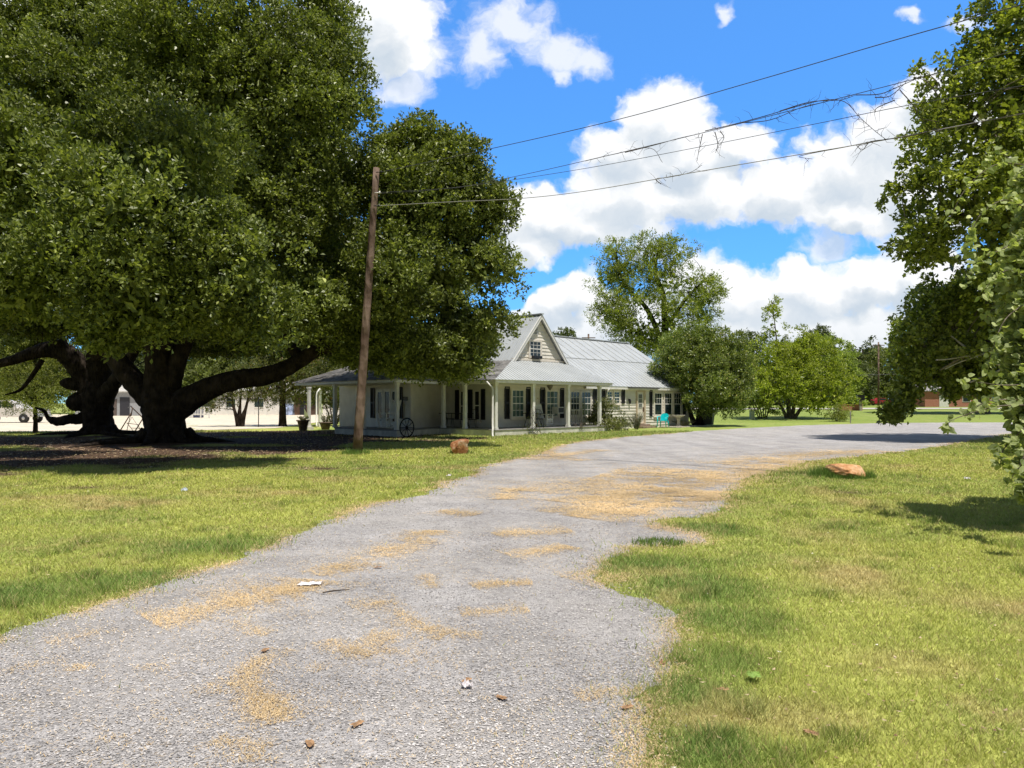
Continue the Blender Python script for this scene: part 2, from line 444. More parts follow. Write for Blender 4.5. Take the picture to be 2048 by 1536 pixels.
def spots(x, y, L):
    r = np.zeros_like(x)
    for (a, b, rx, ry) in L:
        r = np.maximum(r, smooth01(1.35 - np.sqrt(((x - a) / rx) ** 2 + ((y - b) / ry) ** 2)))
    return r

def lawn_rgb(x, y):
    n1 = noise2(x, y, .32, 3, 3); n2 = noise2(x, y, 1.6, 11, 3); n3 = noise2(x, y, 7.0, 23, 2)
    yel = np.array([.445, .47, .12]); grn = np.array([.21, .305, .075]); tan = np.array([.53, .44, .20]); earth = np.array([.105, .068, .045])
    g = smooth01((n1 * .6 + n2 * .4 - .40) / .3)
    c = yel[None] * (1 - g[:, None]) + (yel * .45 + grn * .55)[None] * g[:, None]
    gs = np.maximum(spots(x, y, GREEN_SPOTS) * (.5 + n2 * .8), 0).clip(0, 1)
    d = smooth01((y - 26) / 14) * .55          # longer, greener grass far off
    gs = np.maximum(gs, d * (x > -12))
    c = c * (1 - gs[:, None]) + grn[None] * gs[:, None]
    t = np.clip(spots(x, y, TAN_SPOTS) * (n2 * 1.5 - .2) * .9 + smooth01((n2 * .5 + n3 * .5 - .55) / .22) * .55, 0, .9)
    c = c * (1 - t[:, None]) + tan[None] * t[:, None]
    e = np.zeros_like(x)
    for (a, b, rx, ry) in OAK_DIRT:
        q = np.sqrt(((x - a) / rx) ** 2 + ((y - b) / ry) ** 2) + (noise2(x, y, .55, 31, 3) - .5) * 1.3
        e = np.maximum(e, smooth01((1.05 - q) / .35))
    e = np.maximum(e, spots(x, y, EARTH_SPOTS) * np.clip(noise2(x, y, 2.2, 51, 3) * 3 - 1.0, 0, 1))
    c = c * (1 - e[:, None]) + earth[None] * e[:, None] * (.7 + .6 * n3[:, None])
    c = c * (.90 + .22 * n3[:, None])
    return c, e

def axis(fine, rings):
    a = list(np.arange(fine[0], fine[1] + 1e-6, fine[2]))
    for (step, end) in rings:
        while a[-1] < end: a.append(a[-1] + step)
    for (step, end) in rings:
        while -a[0] < end: a.insert(0, a[0] - step)
    return np.array(a)
gx = axis((-24, 22, .16), [(.5, 40), (2, 120), (25, 500), (400, 3200)])
gy = np.concatenate([np.arange(-3000, -100, 500), np.arange(-100, 0, 10), np.arange(0, 2, .5), np.arange(2, 34, .16), np.arange(34, 70, .4), np.arange(70, 200, 3), np.arange(200, 600, 40), np.arange(600, 4600, 500)])
GX, GY = np.meshgrid(gx, gy); fx, fy = GX.ravel(), GY.ravel()
gz = terrain(fx, fy)
# the earth mounds slightly round the oak roots
for (tx, ty, rr, hh) in ((-13.5, 28.9, 3.2, .10), (-20, 35.9, 3.0, .10)):
    gz = gz + hh * np.exp(-((fx - tx) ** 2 + (fy - ty) ** 2) / rr ** 2)
near = (np.abs(fx) < 40) & (fy < 60) & (fy > 0)
bumpy = np.where(near, (noise2(fx, fy, 1.1, 91, 3) - .5) * .05, 0)
dr = np.full(len(fx), 9.0); dr[near] = seg_dist(np.stack([fx, fy], 1)[near], ROAD, True)
inr = np.zeros(len(fx), bool); inr[near] = inside(np.stack([fx, fy], 1)[near], ROAD)
inr |= (fy < 2)
gz = gz + bumpy * smooth01((np.where(inr, 0, dr)) / .8) - np.where(inr & near, .02, 0) * smooth01(dr / .3)
rgb, earth = lawn_rgb(fx, fy)
rgb[near] *= .86
rgb[~near] = rgb[~near] * .5 + np.array([.14, .19, .04]) * .5
nxg, nyg = len(gx), len(gy)
ii = (np.arange(nyg - 1)[:, None] * nxg + np.arange(nxg - 1)[None]).ravel()
quads = np.stack([ii, ii + 1, ii + 1 + nxg, ii + nxg], 1)

M_lawn = bpy.data.materials.new('lawn'); n_, l_ = nt(M_lawn)
b_ = n_['Principled BSDF']; b_.inputs['Roughness'].default_value = .95; b_.inputs['Specular IOR Level'].default_value = .1
va = n_.new('ShaderNodeVertexColor'); va.layer_name = 'tint'
tc_ = n_.new('ShaderNodeTexCoord')
nz_ = n_.new('ShaderNodeTexNoise'); nz_.inputs['Scale'].default_value = 9; nz_.inputs['Detail'].default_value = 8; nz_.inputs['Roughness'].default_value = .7; l_.new(tc_.outputs['Object'], nz_.inputs['Vector'])
mr_ = n_.new('ShaderNodeMapRange'); mr_.inputs['From Min'].default_value = .3; mr_.inputs['From Max'].default_value = .7; mr_.inputs['To Min'].default_value = .55; mr_.inputs['To Max'].default_value = 1.35
l_.new(nz_.outputs['Fac'], mr_.inputs['Value'])
sc_ = n_.new('ShaderNodeVectorMath'); sc_.operation = 'SCALE'; l_.new(va.outputs['Color'], sc_.inputs[0]); l_.new(mr_.outputs['Result'], sc_.inputs['Scale'])
l_.new(sc_.outputs[0], b_.inputs['Base Color'])
bp_ = n_.new('ShaderNodeBump'); bp_.inputs['Strength'].default_value = .6; bp_.inputs['Distance'].default_value = .03; l_.new(nz_.outputs['Fac'], bp_.inputs['Height']); l_.new(bp_.outputs['Normal'], b_.inputs['Normal'])
ground = np_mesh('lawn', np.stack([fx, fy, gz], 1), 4, M_lawn, idx=quads, attr={'tint': np.concatenate([rgb, np.ones((len(rgb), 1))], 1)}, smooth=True)
tag(ground, kind='structure')

# ---------------------------------------------------------------- gravel drive
def gravel_mat():
    m = bpy.data.materials.new('gravel'); n, l = nt(m)
    b = n['Principled BSDF']; b.inputs['Roughness'].default_value = .9; b.inputs['Specular IOR Level'].default_value = .2
    tc = n.new('ShaderNodeTexCoord'); P = tc.outputs['Object']
    def vor(scale):
        v = n.new('ShaderNodeTexVoronoi'); v.inputs['Scale'].default_value = scale; v.inputs['Randomness'].default_value = 1; l.new(P, v.inputs['Vector']); return v
    v1, v2 = vor(85), vor(150)
    def sep(c):
        s = n.new('ShaderNodeSeparateColor'); l.new(c, s.inputs[0]); return s.outputs[0]
    cr = n.new('ShaderNodeValToRGB'); e = cr.color_ramp.elements
    e[0].color = (.17, .165, .168, 1); e[1].color = (.68, .65, .65, 1)
    k = e.new(.25); k.color = (.30, .287, .288, 1); k = e.new(.75); k.color = (.46, .438, .436, 1)
    l.new(sep(v1.outputs['Color']), cr.inputs['Fac'])
    cr2 = n.new('ShaderNodeValToRGB'); e = cr2.color_ramp.elements; e[0].color = (.25, .24, .242, 1); e[1].color = (.58, .555, .553, 1)
    l.new(sep(v2.outputs['Color']), cr2.inputs['Fac'])
    nz = n.new('ShaderNodeTexNoise'); nz.inputs['Scale'].default_value = 2.2; nz.inputs['Detail'].default_value = 5; l.new(P, nz.inputs['Vector'])
    st = n.new('ShaderNodeMapRange'); st.inputs['From Min'].default_value = .42; st.inputs['From Max'].default_value = .58; l.new(nz.outputs['Fac'], st.inputs['Value'])
    mx = n.new('ShaderNodeMix'); mx.data_type = 'RGBA'; l.new(st.outputs[0], mx.inputs['Factor']); l.new(cr.outputs[0], mx.inputs['A']); l.new(cr2.outputs[0], mx.inputs['B'])
    # compacted dusty lanes and faint yellowish dust
    nb = n.new('ShaderNodeTexNoise'); nb.inputs['Scale'].default_value = .5; nb.inputs['Detail'].default_value = 6; nb.inputs['Roughness'].default_value = .65; l.new(P, nb.inputs['Vector'])
    sb = n.new('ShaderNodeMapRange'); sb.inputs['From Min'].default_value = .42; sb.inputs['From Max'].default_value = .7; sb.inputs['To Max'].default_value = .55; l.new(nb.outputs['Fac'], sb.inputs['Value'])
    mx2 = n.new('ShaderNodeMix'); mx2.data_type = 'RGBA'; l.new(sb.outputs[0], mx2.inputs['Factor']); l.new(mx.outputs['Result'], mx2.inputs['A']); mx2.inputs['B'].default_value = (.45, .418, .385, 1)
    nf = n.new('ShaderNodeTexNoise'); nf.inputs['Scale'].default_value = 11; nf.inputs['Detail'].default_value = 6; nf.inputs['Roughness'].default_value = .75; l.new(P, nf.inputs['Vector'])
    mf = n.new('ShaderNodeMapRange'); mf.inputs['From Min'].default_value = .3; mf.inputs['From Max'].default_value = .7; mf.inputs['To Min'].default_value = .76; mf.inputs['To Max'].default_value = 1.22; l.new(nf.outputs['Fac'], mf.inputs['Value'])
    n3 = n.new('ShaderNodeTexNoise'); n3.inputs['Scale'].default_value = 1.1; n3.inputs['Detail'].default_value = 5; l.new(P, n3.inputs['Vector'])
    m3 = n.new('ShaderNodeMapRange'); m3.inputs['From Min'].default_value = .35; m3.inputs['From Max'].default_value = .65; m3.inputs['To Min'].default_value = .88; m3.inputs['To Max'].default_value = 1.1; l.new(n3.outputs['Fac'], m3.inputs['Value'])
    mw = n.new('ShaderNodeMapping'); mw.inputs['Rotation'].default_value = (0, 0, .10); mw.inputs['Scale'].default_value = (1.15, .07, 1); l.new(P, mw.inputs['Vector'])
    n4 = n.new('ShaderNodeTexNoise'); n4.inputs['Scale'].default_value = 1; n4.inputs['Detail'].default_value = 3; n4.inputs['Distortion'].default_value = .4; l.new(mw.outputs[0], n4.inputs['Vector'])
    m4 = n.new('ShaderNodeMapRange'); m4.inputs['From Min'].default_value = .38; m4.inputs['From Max'].default_value = .62; m4.inputs['To Min'].default_value = .93; m4.inputs['To Max'].default_value = 1.06; l.new(n4.outputs['Fac'], m4.inputs['Value'])
    m5 = n.new('ShaderNodeMath'); m5.operation = 'MULTIPLY'; l.new(m3.outputs[0], m5.inputs[0]); l.new(m4.outputs[0], m5.inputs[1]); m3 = m5
    mm = n.new('ShaderNodeMath'); mm.operation = 'MULTIPLY'; l.new(mf.outputs[0], mm.inputs[0]); l.new(m3.outputs[0], mm.inputs[1])
    sc = n.new('ShaderNodeVectorMath'); sc.operation = 'SCALE'; l.new(mx2.outputs['Result'], sc.inputs[0]); l.new(mm.outputs[0], sc.inputs['Scale'])
    l.new(sc.outputs[0], b.inputs['Base Color'])
    ad = n.new('ShaderNodeMath'); ad.operation = 'MULTIPLY_ADD'; l.new(v2.outputs['Distance'], ad.inputs[0]); ad.inputs[1].default_value = .5; l.new(v1.outputs['Distance'], ad.inputs[2])
    bp = n.new('ShaderNodeBump'); bp.invert = True; bp.inputs['Strength'].default_value = .9; bp.inputs['Distance'].default_value = .014
    l.new(ad.outputs[0], bp.inputs['Height']); l.new(bp.outputs['Normal'], b.inputs['Normal'])
    return m
M_gravel = gravel_mat()
edge = []
for i in range(len(ROAD)):
    a, b = ROAD[i], ROAD[(i + 1) % len(ROAD)]
    L = np.linalg.norm(b - a); Ym = max(3, min(a[1], b[1])); n = int(max(1, min(60, L / (.012 * Ym))))
    nrm = np.array([-(b - a)[1], (b - a)[0]]) / (L + 1e-9)
    for k in range(n):
        p = a + (b - a) * k / n
        j = (noise2(np.array([p[0]]), np.array([p[1]]), 2.4, 5, 3)[0] - .5) * min(.5, .03 * Ym + .1)
        j += (noise2(np.array([p[0]]), np.array([p[1]]), 9.0, 8, 2)[0] - .5) * min(.22, .012 * Ym + .08)
        edge.append(p + nrm * j)
me = bpy.data.meshes.new('gravel_drive')
tri = geometry.tessellate_polygon([[Vector((p[0], p[1], 0)) for p in edge]])
me.from_pydata([(p[0], p[1], .004 + float(terrain(p[0], p[1]))) for p in edge], [], [t for t in tri])
me.materials.append(M_gravel); me.update()
if me.polygons[0].normal.z < 0: me.flip_normals()
road = bpy.data.objects.new('gravel_drive', me); COL.objects.link(road); tag(road, kind='structure')
EDGE = np.array(edge)

# loose stones lying on the drive near the viewer
def stones(N, ymin, ymax, seed):
    r = np.random.default_rng(seed)
    y = ymin * (ymax / ymin) ** (r.random(N)); x = (r.random(N) * 2 - 1) * y * .72
    P = np.stack([x, y], 1); P = P[inside(P, ROAD) | (seg_dist(P, ROAD, True) < .22 * r.random(N) ** 2)]
    keep = noise2(P[:, 0], P[:, 1], 1.3, 77, 2) + r.random(len(P)) * .5 > .62
    P = P[keep]; N = len(P)
    s = (.0035 + .0055 * r.random(N) ** 2.4)[:, None, None]
    base = np.array([[1, 0, 0], [0, 1, 0], [-1, 0, 0], [0, -1, 0], [0, 0, .75], [0, 0, -.6]], float)
    v = base[None] * (1 + (r.random((N, 6, 3)) - .5) * .5) + (r.random((N, 6, 3)) - .5) * .35
    a = r.random(N) * 2 * pi
    R = np.zeros((N, 3, 3)); R[:, 0, 0] = np.cos(a); R[:, 0, 1] = -np.sin(a); R[:, 1, 0] = np.sin(a); R[:, 1, 1] = np.cos(a); R[:, 2, 2] = 1
    v = np.einsum('nij,nkj->nki', R, v * np.array([1.25, .9, .8])) * s
    v[:, :, 0] += P[:, 0, None]; v[:, :, 1] += P[:, 1, None]; v[:, :, 2] += .006 + s[:, :, 0] * .25
    fc = np.array([[0, 1, 4], [1, 2, 4], [2, 3, 4], [3, 0, 4], [1, 0, 5], [2, 1, 5], [3, 2, 5], [0, 3, 5]])
    idx = (np.arange(N)[:, None, None] * 6 + fc[None]).reshape(-1, 3)
    return v.reshape(-1, 3), idx
sv, si = stones(110000, 3.0, 13, 5)
M_stone = leaf_mat('loose_stone', (.22, .21, .21), (.64, .61, .60), trans=0, rough=.85, spec=.25)
st_o = np_mesh('loose_gravel', sv, 3, M_stone, idx=si); tag(st_o, kind='stuff')

# ---------------------------------------------------------------- straw litter lying on the drive
STRAW = [  # pixel path, half width in metres, density
 ([(300, 1246), (420, 1222), (520, 1197), (600, 1186), (650, 1162)], .17, 1.0), ([(630, 1152), (700, 1134), (760, 1112), (820, 1090), (868, 1062)], .15, .9),
 ([(470, 1240), (500, 1262), (535, 1272)], .05, .8), ([(572, 1300), (510, 1328), (488, 1350), (500, 1385), (545, 1420), (560, 1450)], .06, 1.2), ([(520, 1395), (540, 1440)], .08, 1.0),
 ([(755, 1206), (810, 1240), (850, 1262), (900, 1270), (965, 1268)], .07, 1.1), ([(722, 1276), (800, 1284), (880, 1288)], .14, 1.0), ([(770, 1300), (850, 1322), (930, 1320)], .10, .7),
 ([(655, 1282), (690, 1306), (745, 1312)], .06, 1.0), ([(920, 1228), (1000, 1224), (1058, 1222)], .08, .9), ([(945, 1174), (1010, 1168), (1065, 1168)], .08, .9),
 ([(1015, 1112), (1080, 1104), (1142, 1094)], .11, .8), ([(985, 1070), (1060, 1064), (1140, 1060)], .14, .7), ([(1140, 1034), (1210, 1022), (1290, 1004), (1380, 980)], .42, .85),
 ([(1150, 1008), (1260, 985), (1400, 965), (1530, 940), (1610, 922)], .5, .7), ([(1200, 950), (1330, 955), (1440, 945)], .9, .5), ([(1240, 1030), (1330, 1008), (1420, 990)], .3, .6), ([(1060, 985), (1150, 970), (1230, 962)], .6, .3), ([(1450, 930), (1560, 915), (1680, 905), (1760, 902)], .5, .45), ([(700, 1215), (760, 1205), (800, 1200)], .12, .35), ([(1380, 1005), (1430, 1000), (1450, 990)], .12, .9), ([(1330, 1000), (1440, 985)], .1, .9), ([(400, 1200), (520, 1180), (600, 1160)], .2, .4), ([(1000, 1000), (1020, 985), (1035, 978)], .16, .7), ([(880, 1022), (930, 1030), (950, 1032)], .16, .6),
 ([(1060, 920), (1140, 908), (1200, 900)], .3, .3), ([(1070, 898), (1120, 915), (1170, 922)], .25, .35), ([(430, 1480), (470, 1492), (540, 1500)], .04, .9), ([(495, 1530), (510, 1510)], .05, .8), ([(205, 1488), (245, 1470)], .03, .7),
 ([(855, 1150), (862, 1180)], .05, .5), ([(95, 1290), (160, 1275), (240, 1262)], .08, .6), ([(150, 1345), (165, 1330)], .05, .9), ([(300, 1330), (310, 1345)], .05, .6), ([(620, 1330), (640, 1345)], .05, .6), ([(425, 1370), (435, 1390)], .05, .5),
 ([(0, 1350), (60, 1335), (130, 1320)], .06, .4), ([(310, 1440), (330, 1435)], .05, .5), ([(1150, 1395), (1240, 1385), (1300, 1388)], .05, .8), ([(1150, 1165), (1230, 1150), (1270, 1160)], .22, .5), ([(1290, 1050), (1400, 1075)], .1, .6)]
def litter(seed):
    r = np.random.default_rng(seed); out = []
    for path, hw, dens in STRAW:
        q = [gp(*p) for p in path]
        for i in range(len(q) - 1):
            a = np.array(q[i]); b = np.array(q[i + 1]); L = np.linalg.norm(b - a)
            n = int(L * hw * 2 * 24000 * dens / max(1, (a[1] / 7)) ** 1.25)
            t = r.random(n); w = r.normal(0, .72, n) * hw * np.where(r.random(n) < .22, 3.0, 1.35)
            ab = (b - a) / (L + 1e-9); nn = np.array([-ab[1], ab[0]])
            P = a + (b - a) * t[:, None] + nn * w[:, None]
            k = noise2(P[:, 0], P[:, 1], 3.2, 13, 3) + (noise2(P[:, 0], P[:, 1], 14, 15, 2) - .5) * .35 + r.random(n) * .42 > .62
            out.append(P[k])
    # a thin fringe where the drive meets the grass, and a scatter elsewhere
    ii = r.integers(0, len(EDGE), 130000); E = EDGE[ii]; E = E[(E[:, 1] < 40) & (E[:, 1] > 2.5) & (np.abs(E[:, 0]) < 30)]
    E = E + r.normal(0, 1, E.shape) * (.06 + .006 * E[:, 1:2])
    k = noise2(E[:, 0], E[:, 1], 1.7, 17, 2) > .42; out.append(E[k])
    y = 3.2 * (30 / 3.2) ** r.random(40000); x = (r.random(40000) * 2 - 1) * y * .72
    E = np.stack([x, y], 1); E = E[inside(E, ROAD) & (noise2(x, y, .8, 19, 3) > .5)]; out.append(E)
    P = np.concatenate(out); P = P[P[:, 1] > 2.6]
    N = len(P); d = np.clip(P[:, 1] / 7, .7, 4)
    L = (.008 + .022 * r.random(N)) * d ** .9; W = (.0009 + .0012 * r.random(N)) * d ** .95
    a = r.random(N) * 2 * pi; c, s = np.cos(a), np.sin(a)
    z = .009 + .008 * r.random(N) + .004 * (d > 1.5); tz = (r.random(N) - .3) * .008
    q = np.zeros((N, 4, 3))
    for k, (u, v) in enumerate(((-1, -1), (1, -1), (1, 1), (-1, 1))):
        q[:, k, 0] = P[:, 0] + u * L * c / 2 - v * W * s; q[:, k, 1] = P[:, 1] + u * L * s / 2 + v * W * c; q[:, k, 2] = z + u * tz
    return q.reshape(-1, 3)
M_straw = leaf_mat('straw', (.50, .35, .18), (.82, .63, .37), trans=0, rough=.8, spec=.2)
lit_o = np_mesh('straw_litter', litter(3), 4, M_straw); tag(lit_o, kind='stuff')

# ---------------------------------------------------------------- grass blades
HOUSE_A = Vector((-.8, 35.3, 0)); HD = Vector((.69, .724, 0)).normalized(); HN = Vector((-HD.y, HD.x, 0)); HANG = atan2(HD.y, HD.x)
def hp(s, o, z=0): return HOUSE_A + HD * s + HN * o + Vector((0, 0, z))
DECK = [(9.0, 0), (0, 0), (0, 4.03), (-3.56, 3.0), (-3.56, 8.2), (-2.6, 9.6), (0, 9.6)]
HOUSE_POLY = np.array([hp(s, o)[:2] for s, o in [(9.0, -.02), (0, -.02), (0, 4.0), (-3.6, 2.95), (-3.6, 8.2), (-2.6, 9.8), (1, 14), (21, 14), (21, 1.9), (9, 1.9)]])
LOT_POLY = np.array([(-120, 40), (-40, 40.2), (-20, 41.5), (-15, 47), (-16, 60), (-13, 104), (-120, 104)])
def grass():
    r = np.random.default_rng(12)
    N = 1000000
    y = 2.2 * (42 / 2.2) ** (r.random(N) ** .88); x = (r.random(N) * 2 - 1) * (y * .76 + np.where(r.random(N) < .3, 5.0, .3))
    P = np.stack([x, y], 1)
    d_in = inside(P, EDGE[::2] if len(EDGE) > 1500 else EDGE)
    dist = seg_dist(P, ROAD, True)
    stray = d_in & (y < 24) & (r.random(N) < .5 * np.exp(-dist / .09) + .006 * np.exp(-dist / .5))
    ok = (~d_in | stray) & ~inside(P, HOUSE_POLY) & ~inside(P, LOT_POLY)
    P = P[ok]; dist = dist[ok]; x, y = P[:, 0], P[:, 1]
    c, e = lawn_rgb(x, y)
    k = r.random(len(x)) > e * .93
    P, c, dist = P[k], c[k], dist[k]; x, y = P[:, 0], P[:, 1]; N = len(x)
    tall = noise2(x, y, .9, 41, 3); weed = smooth01((noise2(x, y, 3.1, 47, 2) - .66) / .12)
    g = spots(x, y, GREEN_SPOTS)
    h = (.018 + .032 * r.random(N) + .022 * np.clip(tall - .5, 0, 1) + .02 * g) * np.clip(.8 + y / 45, .8, 1.7) * (1 + .9 * weed)
    w = (.0018 + .0022 * r.random(N)) * np.clip(y / 4.5, 1, 9)
    a = r.random(N) * 2 * pi; lean = h * (.25 + .95 * r.random(N)); b = r.random(N) * 2 * pi
    z0 = terrain(x, y) + .0 + (noise2(x, y, 1.1, 91, 3) - .5) * .05 * smooth01(dist / .8) - .004
    V = np.zeros((N, 3, 3))
    V[:, 0] = np.stack([x - w * np.cos(a), y - w * np.sin(a), z0], 1)
    V[:, 1] = np.stack([x + w * np.cos(a), y + w * np.sin(a), z0], 1)
    V[:, 2] = np.stack([x + lean * np.cos(b), y + lean * np.sin(b), z0 + h], 1)
    dry = r.random(N) < (.16 + .25 * np.clip(noise2(x, y, 1.6, 11, 3) - .5, 0, 1))
    c = c * (.75 + .6 * r.random((N, 1)))
    c = c * (1 - .28 * weed[:, None] * np.array([1, .7, 1]))
    c[dry] = np.array([.50, .42, .19]) * (.7 + .5 * r.random((dry.sum(), 1)))
    c = np.repeat(c[:, None], 3, 1)
    col = np.concatenate([c, np.ones((N, 3, 1))], 2).reshape(-1, 4)
    return V.reshape(-1, 3), col
M_grass = bpy.data.materials.new('grass'); n_, l_ = nt(M_grass)
b_ = n_['Principled BSDF']; b_.inputs['Roughness'].default_value = .6; b_.inputs['Specular IOR Level'].default_value = .25
va = n_.new('ShaderNodeVertexColor'); va.layer_name = 'tint'; l_.new(va.outputs['Color'], b_.inputs['Base Color'])
t_ = n_.new('ShaderNodeBsdfTranslucent'); l_.new(va.outputs['Color'], t_.inputs['Color'])
ms_ = n_.new('ShaderNodeMixShader'); ms_.inputs[0].default_value = .35; l_.new(b_.outputs[0], ms_.inputs[1]); l_.new(t_.outputs[0], ms_.inputs[2]); l_.new(ms_.outputs[0], n_['Material Output'].inputs['Surface'])
gv, gc = grass()
grass_o = np_mesh('grass', gv, 3, M_grass, attr={'tint': gc}); tag(grass_o, kind='stuff')

# ---------------------------------------------------------------- pale parking lot on the left, street far right
def flat_sheet(name, poly, z, m):
    mb = MB(); mb.add([(p[0], p[1], z) for p in poly], [tuple(range(len(poly)))]); o = mb.build(name, m)
    if o.data.polygons[0].normal.z < 0: o.data.flip_normals()
    return tag(o, kind='structure')
M_lot = mat('lot_sand', (.66, .58, .46), .9, var=.1, vscale=.6, detail=8, bump=.2, bscale=8)
flat_sheet('parking_lot', LOT_POLY, .012, M_lot)
M_street = mat('street_concrete', (.5, .46, .42), .9, var=.1, vscale=.5)
me = bpy.data.meshes.new('street')
xs = np.linspace(14, 130, 40); vs = []; 
for x in xs:
    for y in (98 + (x - 14) * .08, 108 + (x - 14) * .08): vs.append((x, y, float(terrain(x, y)) + .05))
me.from_pydata(vs, [], [(2 * i, 2 * i + 2, 2 * i + 3, 2 * i + 1) for i in range(len(xs) - 1)]); me.materials.append(M_street)
street = bpy.data.objects.new('street', me); COL.objects.link(street); tag(street, kind='structure')

# dry leaves and bits scattered on the grass and bare earth
def lawn_litter():
    r = np.random.default_rng(61); N = 9000
    y = 3.2 * (38 / 3.2) ** r.random(N); x = (r.random(N) * 2 - 1) * y * .74
    P = np.stack([x, y], 1); P = P[~inside(P, ROAD) & ~inside(P, HOUSE_POLY)]
    e = lawn_rgb(P[:, 0], P[:, 1])[1]; k = r.random(len(P)) < .16 + .84 * (e > .3); P = P[k]; N = len(P)
    Q = np.stack([r.normal(-14, 6, 2600), r.normal(27, 5, 2600)], 1); Q = Q[~inside(Q, ROAD) & ~inside(Q, HOUSE_POLY)]; P = np.concatenate([P, Q]); N = len(P)
    d = np.clip(P[:, 1] / 9, .8, 2.6); L = (.022 + .03 * r.random(N)) * d; W = L * .45; a = r.random(N) * 2 * pi; c, s = np.cos(a), np.sin(a)
    q = np.zeros((N, 4, 3)); z = terrain(P[:, 0], P[:, 1]) + .02 + .02 * r.random(N)
    for k, (u, v) in enumerate(((-.5, 0), (0, -.5), (.5, 0), (0, .5))):
        q[:, k, 0] = P[:, 0] + u * L * c - v * W * s; q[:, k, 1] = P[:, 1] + u * L * s + v * W * c; q[:, k, 2] = z + (.25 * L * abs(u) * (1 if u > 0 else .3))
    return q.reshape(-1, 3)
ll = np_mesh('leaf_litter', lawn_litter(), 4, leaf_mat('litter_leaf', (.20, .11, .06), (.58, .46, .30), trans=0, rough=.85, rare=(.7, .66, .58), spec=.2)); tag(ll, kind='stuff')
# ================================================================ the farmhouse
M_white = mat('white_paint', (.70, .66, .59), .55, var=.06, vscale=2.5)
M_trim = mat('cream_trim', (.70, .64, .56), .55, var=.05, vscale=3)
M_post = mat('post_paint', (.74, .72, .68), .5, var=.08, vscale=4)
M_black = mat('black_shutter', (.012, .012, .016), .5, var=.1)
M_glass = bpy.data.materials.new('window_glass'); n_, l_ = nt(M_glass); b_ = n_['Principled BSDF']
b_.inputs['Base Color'].default_value = (.018, .03, .034, 1); b_.inputs['Roughness'].default_value = .06; b_.inputs['Specular IOR Level'].default_value = .5
M_dkglass = mat('dark_door_glass', (.012, .014, .015), .15, var=.1, spec=.3)
M_curt = mat('curtained_glass', (.06, .12, .12), .12, var=.3, vscale=9, stretch=(6, 6, .3))
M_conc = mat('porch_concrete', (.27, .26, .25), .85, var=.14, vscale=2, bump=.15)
M_skirt = mat('painted_slab_edge', (.66, .63, .57), .7, var=.14, vscale=3, bump=.1)
M_metal = mat('galvanised_roof', (.47, .49, .50), .5, metal=.2, var=.07, vscale=.8, detail=8)
M_shadedmetal = mat('shaded_weathered_roof', (.27, .26, .25), .65, metal=.15, var=.35, vscale=2.2, detail=8)  # weathered, leaf littered metal with dappled oak shade painted into its colour
M_ceil = mat('porch_ceiling', (.66, .63, .57), .7, var=.05)
M_iron = mat('black_iron', (.015, .015, .017), .5, metal=.4)
M_brick = None
def brick_mat(name, c1, c2, mortar, scale=1.0):
    m = bpy.data.materials.new(name); n, l = nt(m); b = n['Principled BSDF']; b.inputs['Roughness'].default_value = .9
    tc = n.new('ShaderNodeTexCoord'); mp = n.new('ShaderNodeMapping'); mp.inputs['Rotation'].default_value = (pi / 2, 0, 0); l.new(tc.outputs['Object'], mp.inputs['Vector'])
    br = n.new('ShaderNodeTexBrick'); br.inputs['Scale'].default_value = 4 * scale; br.inputs['Color1'].default_value = (*c1, 1); br.inputs['Color2'].default_value = (*c2, 1); br.inputs['Mortar'].default_value = (*mortar, 1)
    br.inputs['Mortar Size'].default_value = .02; br.inputs['Row Height'].default_value = .28; br.inputs['Brick Width'].default_value = .85
    l.new(mp.outputs['Vector'], br.inputs['Vector']); l.new(br.outputs['Color'], b.inputs['Base Color'])
    return m
M_brick = brick_mat('red_brick', (.36, .115, .065), (.28, .085, .05), (.34, .27, .22))

house = empty('farmhouse', HOUSE_A, HANG, 'white clapboard farmhouse with grey metal roof and wraparound porch', 'house')

class Wall:
    """a vertical wall plane in house coordinates: start, direction and outward normal"""
    def __init__(s, p0, p1):
        s.p0 = Vector((*p0, 0)); d = Vector((*p1, 0)) - s.p0; s.L = d.length; s.d = d / s.L
        s.n = Vector((s.d.y, -s.d.x, 0))     # outward is on the right of the direction
        w0 = hp(*p0); wd = (hp(*p1) - hp(*p0)).normalized(); s.w0 = w0; s.wd = wd
        s.M = Matrix(((s.d.x, s.n.x, 0, s.p0.x), (s.d.y, s.n.y, 0, s.p0.y), (0, 0, 1, 0), (0, 0, 0, 1)))
    def u(s, px):
        k = (px - 1024) / F
        return (k * s.w0.y - s.w0.x) / (s.wd.x - k * s.wd.y)
    def z(s, u, py):
        return EYE + (YH - py) * (s.w0.y + s.wd.y * u) / F

def siding(name, wall, z0, z1, u0=0, u1=None, lap=.19, tri=None):
    """overlapping boards; tri=(uc, half width at z0) makes a gable"""
    mb = MB(); mb.M = wall.M; u1 = wall.L if u1 is None else u1
    z = z0
    mats = [M_white]
    while z < z1 - .01:
        zt = min(z + lap, z1)
        if tri:
            uc, hw = tri; k0 = 1 - (z - z0) / (z1 - z0); k1 = 1 - (zt - z0) / (z1 - z0)
            a0, b0, a1, b1 = uc - hw * k0, uc + hw * k0, uc - hw * k1, uc + hw * k1
        else: a0, b0, a1, b1 = u0, u1, u0, u1
        mb.add([(a0, .040, z), (b0, .040, z), (b1, .004, zt), (a1, .004, zt), (a0, .002, z), (b0, .002, z)], [(0, 1, 2, 3), (4, 5, 1, 0)])
        z = zt
    return mb.build(name, mats, house)

